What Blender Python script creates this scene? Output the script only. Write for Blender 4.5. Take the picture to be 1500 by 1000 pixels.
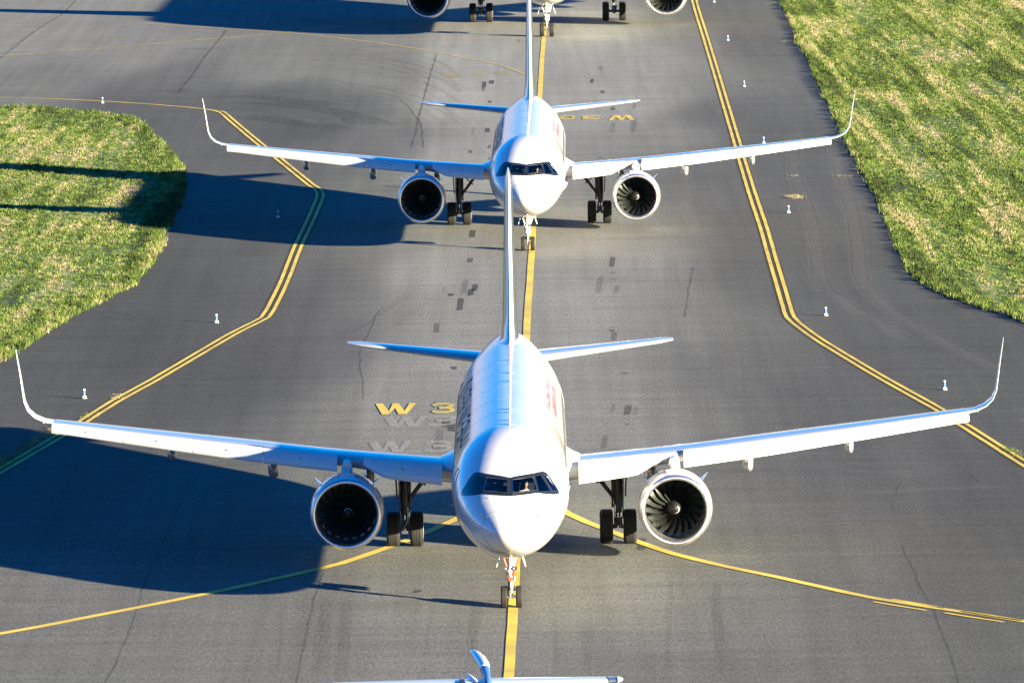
import bpy, bmesh, math, random
import numpy as np
from mathutils import Vector, Matrix
from mathutils.bvhtree import BVHTree
from mathutils.geometry import delaunay_2d_cdt
R = math.radians
random.seed(7); rng = np.random.default_rng(11)
S = bpy.context.scene
C = S.collection
for o in list(bpy.data.objects): bpy.data.objects.remove(o)

# ------------------------------------------------------------ camera
cam = bpy.data.cameras.new('camera'); camo = bpy.data.objects.new('camera', cam); C.objects.link(camo)
S.camera = camo
PITCH, ROLL = 0.0971, -0.0126
camo.matrix_world = Matrix.Translation((0, 0, 33.126)) @ Matrix.Rotation(math.pi/2 - PITCH, 4, 'X') @ Matrix.Rotation(ROLL, 4, 'Z')
cam.sensor_width = 36; cam.lens = 36*11001.4/1500; cam.clip_start = 1; cam.clip_end = 12000

# ------------------------------------------------------------ sky and sun (low, from the right and the camera's side)
SUN = Vector((3.92, -3.52, 1.0)).normalized()
EL = math.asin(SUN.z)
w = bpy.data.worlds.new("World"); S.world = w; w.use_nodes = True
nt = w.node_tree; nt.nodes.clear()
sky = nt.nodes.new('ShaderNodeTexSky'); sky.sky_type = 'NISHITA'; sky.sun_disc = False
sky.sun_elevation = EL; sky.sun_rotation = math.atan2(SUN.x, SUN.y)
sky.air_density = 1.0; sky.dust_density = 0.1; sky.ozone_density = 6.0
hs = nt.nodes.new('ShaderNodeHueSaturation'); hs.inputs['Saturation'].default_value = 1.30
bg = nt.nodes.new('ShaderNodeBackground'); bg.inputs[1].default_value = 0.044
wo = nt.nodes.new('ShaderNodeOutputWorld')
nt.links.new(sky.outputs[0], hs.inputs['Color']); tint = nt.nodes.new('ShaderNodeMix'); tint.data_type = 'RGBA'; tint.blend_type = 'MULTIPLY'; tint.inputs[0].default_value = 1; tint.inputs[7].default_value = (1.4, .82, 1.0, 1)
nt.links.new(hs.outputs[0], tint.inputs[6]); nt.links.new(tint.outputs[2], bg.inputs[0]); nt.links.new(bg.outputs[0], wo.inputs[0])
sl = bpy.data.lights.new('sun', 'SUN'); sl.energy = 5.0; sl.angle = R(0.5); sl.color = (1.0, 0.86, 0.58)
so = bpy.data.objects.new('sun', sl); C.objects.link(so)
so.rotation_euler = (-SUN).to_track_quat('-Z', 'Y').to_euler(); so.location = (60, 100, 60)
S.view_settings.view_transform = 'Standard'; S.view_settings.look = 'None'
S.view_settings.exposure = 2.62; S.view_settings.gamma = 1
S.render.engine = 'CYCLES'
S.cycles.max_bounces = 6; S.cycles.caustics_reflective = False; S.cycles.caustics_refractive = False

# ground layout in metres (x right, y away from the camera)
RIGHT_DOUBLE = [(16.76,691.0),(15.81,636.57),(15.22,575.92),(14.73,525.77),(14.13,465.55),(13.96,450.3),(13.7,421.55),(13.55,400.49),(13.28,375.85),(13.08,355.8),(13.04,349.99),(13.46,344.03),(14.01,338.26),(15.84,322.58),(17.65,308.55),(18.23,303.17),(19.76,288.93),(23.95,250.0)]
LEFT_DOUBLE = [(-19.48,501.28),(-19.16,500.2),(-17.65,486.92),(-15.81,471.02),(-14.33,458.79),(-11.59,435.52),(-11.11,432.13),(-10.87,428.73),(-10.83,424.03),(-10.97,408.66),(-11.17,393.64),(-11.29,373.7),(-11.44,362.02),(-11.53,356.87),(-11.66,353.24),(-12.43,348.39),(-12.97,344.85),(-15.53,325.24),(-16.84,316.02),(-17.7,308.62),(-18.31,303.65),(-20.01,290.7),(-23.97,260.69)]
LEFT_THIN = [(-44.97,522.58),(-35.18,518.47),(-31.28,516.25),(-27.82,513.06),(-24.36,509.19),(-21.91,505.9),(-20.43,503.53),(-19.48,501.28)]
CENTRE = [(-0.37,222.28),(-0.24,231.62),(-0.07,248.82),(0.25,286.05),(0.52,321.81),(0.79,356.78),(1.08,387.32),(1.61,449.8),(2.38,544.08),(2.82,588.01),(3.33,639.61),(4.1,714.81)]
CURVE_LEFT = [(-21.95,238.02),(-16.87,243.66),(-14.8,246.55),(-12.7,249.68),(-10.54,252.98),(-8.33,256.64),(-6.75,259.45),(-6.07,260.79),(-4.93,263.93),(-3.76,267.34),(-2.81,270.66),(-2.13,273.27),(-1.09,277.8),(-0.28,283.41),(0.15,290.69),(0.36,297.88)]
CURVE_RIGHT = [(0.39,300.36),(0.6,290.64),(1.09,281.04),(1.98,274.51),(2.65,271.73),(3.6,268.59),(4.64,265.1),(5.67,262.09),(7.25,258.71),(9.03,255.49),(10.32,252.92),(12.02,249.75),(13.72,247.34),(15.39,245.22),(16.62,243.51),(21.64,237.35)]
DASHES = [[(11.97,248.8),(12.78,247.6),(13.6,246.49)],[(12.62,249.43),(13.42,248.22),(14.21,246.95)],[(14.15,245.84),(15.12,244.49),(15.95,243.41)],[(14.71,246.13),(15.6,244.86),(16.55,243.68)]]
THIN_YELLOW = [[(-43.06,560.22),(-38.47,567.86),(-31.85,575.3),(-23.7,586.37),(-17.54,594.5),(-8.05,614.29),(0.94,635.73)],[(-31.2,612.48),(-27.3,607.54),(-22.55,601.48),(-16.4,592.32),(-11.9,582.83),(-7.52,571.83),(-4.85,563.3),(-2.26,554.18),(-0.25,546.26),(1.45,534.66)]]
GRASS_LEFT = [(-34.51,508.31),(-32.61,507.6),(-29.58,503.2),(-27.12,499.99),(-25.08,495.56),(-23.47,485.41),(-21.68,470.12),(-20.08,454.65),(-19.15,443.45),(-18.67,429.29),(-18.51,414.63),(-18.47,400.95),(-18.28,394.41),(-18.34,384.03),(-18.49,376.12),(-18.72,370.41),(-19.35,366.03),(-20.06,360.69),(-20.73,355.15),(-21.25,350.1),(-21.7,344.52),(-22.28,338.83),(-22.85,333.31),(-24.34,320.58),(-28.06,291.47),(-33.19,289.72),(-50.57,382.67),(-66.98,508.9),(-49.12,516.1)]
GRASS_RIGHT = [(25.89,786.02),(23.05,634.81),(22.51,595.15),(21.97,563.66),(21.72,530.53),(21.34,504.61),(21.04,482.36),(20.8,462.57),(20.65,439.97),(20.46,421.44),(20.22,401.69),(19.98,384.53),(19.89,371.79),(20.27,363.45),(21.24,357.52),(22.26,353.15),(23.02,349.94),(23.69,345.8),(28.0,322.75),(39.89,281.71),(107.73,761.33)]
GRASS_STRIP_LEFT = [(-18.29,307.12),(-19.11,302.1),(-19.73,296.73),(-20.27,290.61),(-21.19,285.0)]
GRASS_STRIP_RIGHT = [(19.34,294.5),(19.93,291.31),(20.97,283.78)]
CRACKS = [[(-12.51,280.1),(-12.61,268.25),(-12.71,257.16),(-12.65,248.81),(-12.64,242.94),(-12.71,236.56),(-12.79,231.99),(-12.8,226.15)],[(-37.3,649.52),(-37.18,625.29),(-37.77,606.92),(-38.07,585.8),(-38.24,564.34)],[(-22.48,599.5),(-22.67,573.32),(-22.82,557.66),(-22.81,538.81),(-23.03,521.24)],[(-5.37,563.41),(-5.57,541.67),(-5.79,514.91),(-5.95,491.98),(-5.96,480.92),(-6.11,464.37)],[(-5.95,491.98),(-5.61,480.86),(-5.35,464.24)],[(-7.48,511.63),(-6.66,502.3),(-5.98,489.99)],[(-6.04,358.77),(-6.39,354.26),(-6.51,348.14),(-6.73,340.95),(-6.81,335.59),(-6.62,327.07),(-6.37,319.81),(-6.28,315.05)],[(13.96,278.79),(13.98,276.2),(13.93,273.25)],[(13.77,264.57),(13.69,261.28),(13.78,256.39),(13.72,252.41),(13.83,248.53),(13.86,245.45),(13.82,241.3),(13.8,238.07),(13.77,234.16),(13.67,230.09),(13.52,223.87)],[(17.17,287.17),(17.48,285.3),(17.66,281.68)],[(-6.61,259.53),(-6.77,252.62),(-6.79,242.39),(-6.82,233.72),(-6.81,227.06)],[(9.19,378.02),(8.73,366.55),(8.11,350.58)],[(14.82,284.46),(14.19,278.33)]]
TYRE_LIGHT = [[(10.06,462.7),(10.06,436.43),(9.94,407.84),(9.92,386.02),(9.9,370.16),(9.92,355.53),(9.84,338.8),(9.69,325.03),(9.37,313.72)],[(9.23,417.39),(8.58,396.84),(8.26,378.16),(8.03,359.34),(7.74,339.07)],[(17.85,473.44),(16.62,436.38),(16.41,416.24),(16.11,397.88),(15.59,381.09),(15.2,367.52),(15.72,358.28),(17.07,346.01),(18.33,334.55)],[(20.33,476.12),(19.43,441.26),(18.86,415.85),(18.18,393.21),(17.28,369.11),(17.82,354.46),(19.42,337.56),(21.5,322.69)],[(11.38,278.19),(13.24,279.74),(15.35,280.83),(17.43,281.26),(19.2,280.85)],[(11.75,287.08),(14.36,286.56),(17.41,285.08)],[(14.11,525.89),(14.02,490.23)],[(7.87,322.35),(7.67,309.86),(7.76,299.52)],[(-16.84,536.02),(-11.85,531.12),(-8.82,522.9),(-6.8,513.66)],[(-15.49,499.16),(-13.76,494.11),(-12.2,485.27),(-11.61,478.79)],[(-17.24,249.25),(-16.24,255.33)],[(4.27,278.96),(7.27,276.91),(11.38,278.19)]]
TYRE_DARK = [[(-17.15,581.21),(-12.75,572.96),(-8.39,559.73),(-5.23,547.3)],[(-15.54,560.39),(-11.33,553.56),(-7.12,539.59),(-4.6,531.21)],[(-16.27,550.42),(-12.16,545.46),(-8.55,536.7),(-5.74,523.79)],[(-16.82,569.38),(-11.49,562.11),(-6.74,549.27)],[(6.14,336.12),(7.59,332.82),(9.09,332.02)],[(11.44,338.59),(13.93,338.91),(15.74,338.03)],[(-16.51,328.3),(-13.46,327.04),(-9.83,325.41)],[(-7.18,420.01),(-8.64,416.39)],[(-9.66,341.34),(-7.26,345.91),(-4.96,364.77)],[(-1.26,252.08),(-1.43,237.1),(-1.51,230.99)],[(6.95,256.7),(6.6,242.79),(6.27,230.3)],[(2.37,246.54),(2.31,236.76),(2.15,230.66)],[(-6.36,252.58),(-6.17,240.71),(-6.03,231.39)],[(-5.66,252.51),(-5.56,242.28),(-5.44,231.33)],[(-20.48,585.65),(-14.52,581.55),(-10.42,574.26),(-7.43,564.72),(-5.02,552.23),(-3.42,535.66)],[(-14.23,572.09),(-13.69,568.71),(-10.2,561.26),(-7.27,551.78),(-4.91,539.49),(-3.29,522.8)],[(-20.55,567.54),(-14.06,562.66),(-10.09,554.98),(-7.2,545.52),(-4.86,533.33),(-3.23,516.6)],[(-14.49,554.78),(-13.27,550.63),(-9.88,542.83),(-7.05,533.43),(-4.76,521.43),(-3.12,504.64)],[(-14.73,538.49),(-12.88,533.66),(-9.58,525.56),(-6.83,516.25),(-4.62,504.54),(-2.95,487.68)],[(-20.68,534.45),(-13.24,528.32),(-9.49,520.05),(-6.77,510.77),(-4.58,499.14),(-2.9,482.28)]]
TYRE_SMEAR = [[(-19.31,510.34),(-15.99,508.28),(-12.6,502.04),(-10.15,493.43),(-8.87,484.66)],[(-20.91,515.69),(-17.65,516.5),(-14.68,510.87),(-11.26,503.17)],[(-25.22,522.41),(-23.64,524.34),(-21.77,519.51)],[(-17.48,497.5),(-14.51,488.95),(-11.75,485.19),(-9.85,478.47)],[(-24.96,575.61),(-23.19,573.43),(-21.39,573.94)]]
PATCHES = [([(-2.2,397.6),(-1.91,397.56),(-1.87,401.96),(-2.16,402.01)],0.9),([(-2.23,382.08),(-1.95,382.04),(-1.92,384.47),(-2.2,384.51)],0.6),([(-1.96,365.82),(-1.69,365.78),(-1.65,369.52),(-1.92,369.55)],1),([(-2.13,363.46),(-1.83,363.41),(-1.8,366.73),(-2.1,366.77)],1),([(-3.08,363.44),(-2.8,363.4),(-2.79,364.5),(-3.08,364.54)],0.9),([(-2.63,355.77),(-2.34,355.73),(-2.28,361.77),(-2.58,361.81)],0.75),([(-3.64,344.94),(-3.39,344.91),(-3.36,349.23),(-3.61,349.27)],0.45),([(-2.47,364.42),(-2.21,364.38),(-2.13,371.86),(-2.4,371.9)],0.25),([(-3.42,364.92),(-3.22,364.89),(-3.2,367.85),(-3.4,367.88)],0.15),([(-1.25,383.56),(-1.04,383.53),(-1.01,385.98),(-1.23,386.01)],0.1),([(4.96,378.4),(5.23,378.36),(5.39,383.97),(5.11,384.01)],0.65),([(4.96,374.67),(5.24,374.63),(5.25,375.09),(4.98,375.13)],0.7),([(4.95,371.05),(5.22,371.01),(5.23,371.39),(4.96,371.43)],0.5),([(4.97,363.93),(5.24,363.9),(5.36,367.96),(5.09,368.0)],0.3),([(4.06,363.69),(4.33,363.66),(4.58,372.63),(4.3,372.67)],0.25),([(4.54,346.11),(4.79,346.08),(4.81,346.54),(4.55,346.57)],0.7),([(4.5,344.62),(4.75,344.59),(4.77,345.05),(4.52,345.08)],0.7),([(4.47,340.14),(4.75,340.1),(4.86,343.98),(4.58,344.02)],0.35),([(5.35,454.08),(5.6,454.04),(5.62,454.78),(5.37,454.82)],0.8),([(5.64,449.94),(5.89,449.9),(5.96,452.7),(5.71,452.74)],0.6),([(-2.73,327.77),(-2.43,327.73),(-2.42,328.93),(-2.72,328.96)],0.7),([(4.56,308.19),(4.84,308.15),(4.97,311.88),(4.68,311.91)],0.5),([(4.75,325.21),(5.02,325.18),(5.03,325.47),(4.76,325.5)],0.7),([(4.68,323.9),(4.92,323.87),(4.93,324.16),(4.69,324.19)],0.6),([(4.02,308.97),(4.16,308.95),(4.28,312.69),(4.14,312.71)],0.2),([(4.95,308.06),(5.12,308.04),(5.23,311.23),(5.06,311.25)],0.2),([(4.49,304.41),(4.71,304.39),(4.72,304.69),(4.5,304.72)],0.7),([(3.45,296.06),(3.69,296.03),(3.83,300.47),(3.59,300.5)],0.3),([(-2.91,304.63),(-2.63,304.6),(-2.6,307.45),(-2.88,307.49)],0.8),([(-2.66,302.86),(-2.37,302.83),(-2.32,307.21),(-2.62,307.24)],0.85),([(-3.19,295.84),(-2.86,295.8),(-2.79,303.26),(-3.12,303.3)],0.2),([(-1.9,522.65),(-1.61,522.59),(-1.56,529.43),(-1.85,529.49)],0.9),([(-1.39,526.71),(-1.06,526.65),(-1.02,530.48),(-1.36,530.55)],0.95),([(-1.45,506.33),(-1.17,506.28),(-1.15,508.4),(-1.43,508.45)],0.9),([(-1.58,477.6),(-1.28,477.54),(-1.24,481.33),(-1.55,481.39)],1),([(5.69,526.21),(5.93,526.16),(6.04,530.76),(5.79,530.81)],0.9),([(6.28,514.88),(6.56,514.83),(6.63,517.75),(6.35,517.81)],0.7),([(6.71,497.07),(7.02,497.01),(7.11,500.43),(6.79,500.49)],0.6),([(8.15,498.09),(8.43,498.04),(8.58,503.55),(8.31,503.61)],0.3),([(6.33,476.03),(6.67,475.97),(6.92,485.5),(6.57,485.57)],0.2),([(7.67,476.23),(8.01,476.17),(8.34,487.66),(7.99,487.72)],0.25),([(-2.45,475.26),(-2.24,475.22),(-2.18,482.79),(-2.4,482.83)],0.2),([(-2.54,459.34),(-2.29,459.3),(-2.27,461.63),(-2.53,461.68)],0.6),([(-1.37,463.53),(-1.16,463.5),(-1.13,465.87),(-1.34,465.91)],0.6),([(-1.66,459.42),(-1.41,459.38),(-1.4,460.07),(-1.65,460.12)],0.7),([(-1.27,453.41),(-1.11,453.38),(-1.09,455.37),(-1.26,455.4)],0.8),([(4.32,263.63),(4.59,263.61),(4.72,267.13),(4.46,267.16)],0.6),([(-3.48,252.92),(-3.18,252.89),(-3.18,253.43),(-3.48,253.46)],0.7),([(-3.36,311.71),(-3.24,311.7),(-3.22,314.41),(-3.34,314.43)],0.35),([(-1.88,518.55),(-1.69,518.51),(-1.65,522.98),(-1.84,523.02)],0.5),([(6.51,541.2),(6.76,541.15),(6.85,545.2),(6.6,545.25)],0.3),([(0.7,577.28),(0.91,577.23),(0.95,580.91),(0.74,580.96)],0.3)]
MARKERS = [(-18.21,317.46),(-13.86,350.87),(-12.77,411.62),(-27.7,510.89),(18.3,316.52),(14.72,350.55),(15.25,410.73),(15.74,464.37),(16.31,519.78),(16.84,575.56),(17.36,631.75)]
WEEDS = [(16.03,421.17),(20.99,518.47),(21.36,518.4),(21.13,572.79),(21.42,573.64),(19.04,437.04),(19.61,436.41),(16.66,437.44),(-17.66,309.94),(-17.51,311.25),(-16.85,318.55),(19.51,293.03),(19.72,291.33),(-16.85,317.43),(21.79,628.49),(22.39,629.43)]
W_NEAR = [(-5.77,313.76),(-4.05,313.83),(-5.7,309.45),(-4.0,309.52)]
T_NEAR = [(-3.39,313.61),(-2.47,313.78),(-3.35,309.57),(-2.44,309.73)]
G1 = [(-5.34,308.48),(-3.54,308.8),(-5.28,304.57),(-3.5,304.88)]
G1B = [(-3.54,308.54),(-2.35,308.92),(-3.5,304.62),(-2.33,305.0)]
G2 = [(-5.79,299.08),(-4.07,299.38),(-5.72,295.16),(-4.03,295.45)]
G2B = [(-3.55,299.32),(-2.49,299.45),(-3.51,295.15),(-2.46,295.51)]
W_FAR = [(6.48,491.98),(8.21,491.99),(6.44,487.35),(8.13,487.37)]
T_FAR = [(4.8,491.96),(5.97,492.08),(4.76,488.32),(5.92,488.44)]
O_FAR = [(3.32,491.91),(4.31,492.39),(3.29,488.27),(4.27,488.41)]
FADED = [[(-4.86,539.12),(-4.08,539.76),(-3.22,535.62),(-3.89,533.79),(-4.74,536.32)],[(-2.7,538.68),(-1.97,539.73),(-1.57,537.65),(-2.0,535.37),(-2.6,537.47)],[(-1.23,538.38),(-0.49,540.63),(0.09,537.31),(-0.25,535.8),(-1.13,538.76)],[(1.88,532.23),(2.18,533.73),(2.31,529.81),(1.97,529.88)]]
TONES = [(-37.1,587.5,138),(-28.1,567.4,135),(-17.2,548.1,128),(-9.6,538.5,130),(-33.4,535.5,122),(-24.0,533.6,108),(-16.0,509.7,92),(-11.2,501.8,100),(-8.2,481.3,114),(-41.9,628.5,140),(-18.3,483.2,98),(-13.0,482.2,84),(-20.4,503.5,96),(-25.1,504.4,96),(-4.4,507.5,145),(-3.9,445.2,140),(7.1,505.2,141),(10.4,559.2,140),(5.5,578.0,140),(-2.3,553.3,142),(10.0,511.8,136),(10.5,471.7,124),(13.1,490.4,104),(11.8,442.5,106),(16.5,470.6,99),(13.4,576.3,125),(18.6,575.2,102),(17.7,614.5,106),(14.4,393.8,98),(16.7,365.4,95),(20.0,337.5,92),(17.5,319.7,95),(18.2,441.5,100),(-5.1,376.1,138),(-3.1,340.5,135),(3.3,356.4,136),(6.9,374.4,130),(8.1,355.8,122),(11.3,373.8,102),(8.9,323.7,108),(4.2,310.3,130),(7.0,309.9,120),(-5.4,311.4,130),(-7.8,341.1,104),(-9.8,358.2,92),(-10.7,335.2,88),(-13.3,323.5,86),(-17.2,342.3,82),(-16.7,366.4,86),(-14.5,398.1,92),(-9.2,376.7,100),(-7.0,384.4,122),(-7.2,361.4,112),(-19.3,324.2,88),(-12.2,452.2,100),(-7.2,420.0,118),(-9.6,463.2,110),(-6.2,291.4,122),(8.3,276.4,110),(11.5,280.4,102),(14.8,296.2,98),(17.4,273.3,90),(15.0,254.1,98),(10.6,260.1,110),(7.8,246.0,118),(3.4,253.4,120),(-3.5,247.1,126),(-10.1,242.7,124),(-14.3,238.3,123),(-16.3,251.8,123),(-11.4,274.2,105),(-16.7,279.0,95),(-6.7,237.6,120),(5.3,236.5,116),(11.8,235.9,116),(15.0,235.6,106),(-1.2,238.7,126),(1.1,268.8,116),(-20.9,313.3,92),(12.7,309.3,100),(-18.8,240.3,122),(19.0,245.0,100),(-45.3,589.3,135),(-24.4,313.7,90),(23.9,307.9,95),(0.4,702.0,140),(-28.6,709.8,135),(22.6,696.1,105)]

# ------------------------------------------------------------ tags
def tag(o, label=None, cat=None, group=None, kind=None):
    if label: o['label'] = label
    if cat: o['category'] = cat
    if group: o['group'] = group
    if kind: o['kind'] = kind
    return o
def empty(name, loc, rz=0):
    o = bpy.data.objects.new(name, None); C.objects.link(o); o.location = loc; o.rotation_euler = (0, 0, rz)
    o.empty_display_size = .5; return o

# ------------------------------------------------------------ mesh builder
class MB:
    def __init__(s): s.v = []; s.f = []; s.m = []
    def add(s, vs, fs, mi=0):
        n = len(s.v); s.v += [tuple(v) for v in vs]
        for f in fs: s.f.append(tuple(i+n for i in f)); s.m.append(mi)
    def loft(s, rings, c0=True, c1=True, mi=0, closed=True):
        n = len(rings[0]); vs = [p for r in rings for p in r]; fs = []
        for i in range(len(rings)-1):
            for j in range(n if closed else n-1):
                k = (j+1) % n
                fs.append((i*n+j, i*n+k, (i+1)*n+k, (i+1)*n+j))
        if c0: fs.append(tuple(range(n))[::-1])
        if c1: fs.append(tuple((len(rings)-1)*n+j for j in range(n)))
        s.add(vs, fs, mi)
    def tube(s, pts, rad, n=12, mi=0, cap=True):
        pts = [Vector(p) for p in pts]
        if not hasattr(rad, '__len__'): rad = [rad]*len(pts)
        rings = []; ref = None
        for i, p in enumerate(pts):
            d = (pts[min(i+1, len(pts)-1)]-pts[max(i-1, 0)]).normalized()
            if ref is None: ref = d.orthogonal().normalized()
            a = (ref-d*ref.dot(d)).normalized(); b = d.cross(a); ref = a
            rings.append([p+(a*math.cos(t)+b*math.sin(t))*rad[i] for t in [2*math.pi*j/n for j in range(n)]])
        s.loft(rings, cap, cap, mi)
    def lathe(s, prof, c, n=48, axis='Y', mi=0, cap=False):
        rings = []
        for (a, r) in prof:
            ring = []
            for j in range(n):
                t = 2*math.pi*j/n; u, v2 = math.sin(t)*r, math.cos(t)*r
                if axis == 'Y': p = (c[0]+u, c[1]+a, c[2]+v2)
                elif axis == 'X': p = (c[0]+a, c[1]+u, c[2]+v2)
                else: p = (c[0]+u, c[1]+v2, c[2]+a)
                ring.append(p)
            rings.append(ring)
        s.loft(rings, cap, cap, mi)
    def box(s, c, d, M=None, mi=0, bev=0):
        x, y, z = d[0]/2, d[1]/2, d[2]/2
        vs = [Vector((i*x, j*y, k*z)) for i in (-1, 1) for j in (-1, 1) for k in (-1, 1)]
        if M: vs = [M @ v for v in vs]
        vs = [v+Vector(c) for v in vs]
        s.add(vs, [(0,1,3,2),(4,6,7,5),(0,4,5,1),(2,3,7,6),(0,2,6,4),(1,5,7,3)], mi)
    def build(s, name, mats, parent=None, sharp=38, loc=None):
        me = bpy.data.meshes.new(name); me.from_pydata(s.v, [], s.f)
        if not isinstance(mats, (list, tuple)): mats = [mats]
        for m in mats: me.materials.append(m)
        me.polygons.foreach_set('material_index', s.m)
        me.polygons.foreach_set('use_smooth', [True]*len(s.f))
        me.validate(); me.update()
        bm = bmesh.new(); bm.from_mesh(me); bmesh.ops.recalc_face_normals(bm, faces=bm.faces); bm.to_mesh(me); bm.free()
        me.set_sharp_from_angle(angle=R(sharp))
        o = bpy.data.objects.new(name, me); C.objects.link(o)
        if parent: o.parent = parent
        if loc: o.location = loc
        return o

def pch(tab):
    """monotone cubic through (x, y) pairs"""
    x = np.array([t[0] for t in tab], float); y = np.array([t[1] for t in tab], float)
    h = np.diff(x); d = np.diff(y)/h; m = np.zeros(len(x)); m[0] = d[0]; m[-1] = d[-1]
    for i in range(1, len(x)-1):
        if d[i-1]*d[i] > 0: m[i] = 3*(h[i-1]+h[i])/((2*h[i]+h[i-1])/d[i-1]+(h[i]+2*h[i-1])/d[i])
    def f(q):
        i = int(min(max(np.searchsorted(x, q)-1, 0), len(h)-1)); t = min(max((q-x[i])/h[i], 0), 1)
        return float((2*t**3-3*t*t+1)*y[i]+(t**3-2*t*t+t)*h[i]*m[i]+(-2*t**3+3*t*t)*y[i+1]+(t**3-t*t)*h[i]*m[i+1])
    return f

# ------------------------------------------------------------ materials
def mat(name):
    m = bpy.data.materials.new(name); m.use_nodes = True; n = m.node_tree
    return m, n, n.nodes['Principled BSDF'], n.nodes.new, n.links.new
def simple(name, col, rough=.5, metal=0, coat=0, noise=.08, scale=3.0, bump=0, spec=.5):
    m, n, b, N, L = mat(name)
    tc = N('ShaderNodeTexCoord'); ns = N('ShaderNodeTexNoise'); ns.inputs['Scale'].default_value = scale; ns.inputs['Detail'].default_value = 6
    L(tc.outputs['Object'], ns.inputs['Vector'])
    mr = N('ShaderNodeMapRange'); mr.inputs[1].default_value = .3; mr.inputs[2].default_value = .7
    mr.inputs[3].default_value = 1-noise; mr.inputs[4].default_value = 1+noise*.4
    L(ns.outputs[0], mr.inputs[0])
    mx = N('ShaderNodeVectorMath'); mx.operation = 'SCALE'; mx.inputs[0].default_value = col[:3]
    L(mr.outputs[0], mx.inputs['Scale']); L(mx.outputs[0], b.inputs['Base Color'])
    rr = N('ShaderNodeMapRange'); rr.inputs[3].default_value = rough*.8; rr.inputs[4].default_value = min(1, rough*1.25)
    L(ns.outputs[0], rr.inputs[0]); L(rr.outputs[0], b.inputs['Roughness'])
    b.inputs['Metallic'].default_value = metal; b.inputs['Coat Weight'].default_value = coat
    b.inputs['Specular IOR Level'].default_value = spec
    if bump:
        bp = N('ShaderNodeBump'); bp.inputs['Strength'].default_value = bump; bp.inputs['Distance'].default_value = .02
        L(ns.outputs[0], bp.inputs['Height']); L(bp.outputs[0], b.inputs['Normal'])
    return m
M_ = {}
def paint(name, col, inside=False, rough=.30, coat=.85):
    m, n, b, N, L = mat(name)
    tc = N('ShaderNodeTexCoord')
    ns = N('ShaderNodeTexNoise'); ns.inputs['Scale'].default_value = .9; ns.inputs['Detail'].default_value = 7
    mp = N('ShaderNodeMapping'); mp.inputs['Scale'].default_value = (1, .25, 2.5)
    L(tc.outputs['Object'], mp.inputs[0]); L(mp.outputs[0], ns.inputs['Vector'])
    mr = N('ShaderNodeMapRange'); mr.inputs[1].default_value = .35; mr.inputs[2].default_value = .75; mr.inputs[3].default_value = 1.0; mr.inputs[4].default_value = .90
    L(ns.outputs[0], mr.inputs[0])
    mx = N('ShaderNodeVectorMath'); mx.operation = 'SCALE'; mx.inputs[0].default_value = col
    L(mr.outputs[0], mx.inputs['Scale']); L(mx.outputs[0], b.inputs['Base Color'])
    b.inputs['Roughness'].default_value = rough; b.inputs['Coat Weight'].default_value = coat; b.inputs['Coat Roughness'].default_value = .08
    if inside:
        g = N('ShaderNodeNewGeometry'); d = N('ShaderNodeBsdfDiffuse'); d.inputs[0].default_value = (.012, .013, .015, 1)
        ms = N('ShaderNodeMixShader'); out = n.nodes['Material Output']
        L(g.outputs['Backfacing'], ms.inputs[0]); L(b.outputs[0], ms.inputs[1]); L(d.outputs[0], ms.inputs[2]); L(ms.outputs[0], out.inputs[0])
    return m
M_['white'] = paint('white_aircraft_paint', (.66, .66, .665))
M_['fus'] = paint('white_fuselage_paint', (.66, .66, .665), inside=True)
M_['wingtop'] = paint('pale_grey_wing_paint', (.40, .41, .43), rough=.16, coat=1.0)
M_['slate'] = paint('dark_slate_tail_paint', (.06, .075, .11))
M_['metal'] = simple('polished_intake_metal', (.80, .80, .81), .36, 1, noise=.04, scale=6)
M_['rub'] = simple('tyre_rubber', (.009, .009, .009), .8, noise=.3, scale=14, bump=.3)
M_['rubt'] = simple('tyre_tread_worn', (.05, .045, .04), .9, noise=.3, scale=30)
M_['dark'] = simple('dark_metal_and_gear_shade', (.035, .035, .038), .45, .4, noise=.4, scale=12, bump=.2)  # shade on the main gear is put into this colour; plain dark metal elsewhere
M_['gearw'] = simple('white_gear_enamel', (.62, .62, .6), .35, noise=.25, scale=14)
M_['red'] = simple('orange_red_paint', (.55, .07, .02), .45, noise=.2, scale=14)
M_['chrome'] = simple('strut_chrome', (.7, .7, .72), .15, 1, noise=.05)
M_['liner'] = simple('intake_liner_grey', (.10, .105, .11), .4, noise=.15, scale=8)
M_['black'] = simple('matt_black', (.008, .008, .009), .6, noise=.1)
M_['blade'] = simple('titanium_fan_blade', (.022, .027, .024), .42, .2, noise=.2, scale=5)
M_['seam'] = simple('panel_seam_grey', (.16, .17, .18), .5, noise=.1)
M_['swoosh'] = simple('silver_grey_lettering', (.12, .13, .13), .6, noise=.1, spec=.15)
M_['magenta'] = simple('magenta_lettering', (.19, .03, .115), .6, noise=.1, spec=.12)
M_['navy'] = simple('dark_blue_lettering', (.035, .055, .085), .6, noise=.1, spec=.12)
M_['shirt'] = simple('white_cotton_shirt', (.75, .75, .75), .8, noise=.1)
M_['skin'] = simple('skin', (.45, .25, .17), .55, noise=.1)
M_['hair'] = simple('dark_hair', (.02, .015, .01), .6, noise=.2)
M_['trous'] = simple('black_trousers', (.01, .01, .013), .8, noise=.2)
M_['bluepost'] = simple('blue_marker_post', (.03, .12, .50), .45, noise=.15, scale=20)
M_['whitepl'] = simple('white_marker_plastic', (.75, .75, .72), .5, noise=.15, scale=20)
M_['concrete'] = simple('pale_concrete', (.26, .24, .19), .85, noise=.3, scale=9)
M_['nav'] = simple('clear_lamp_lens', (.6, .62, .62), .1, noise=.02)
M_['silver'] = simple('bare_aluminium', (.6, .62, .65), .3, .9, noise=.1)
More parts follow.
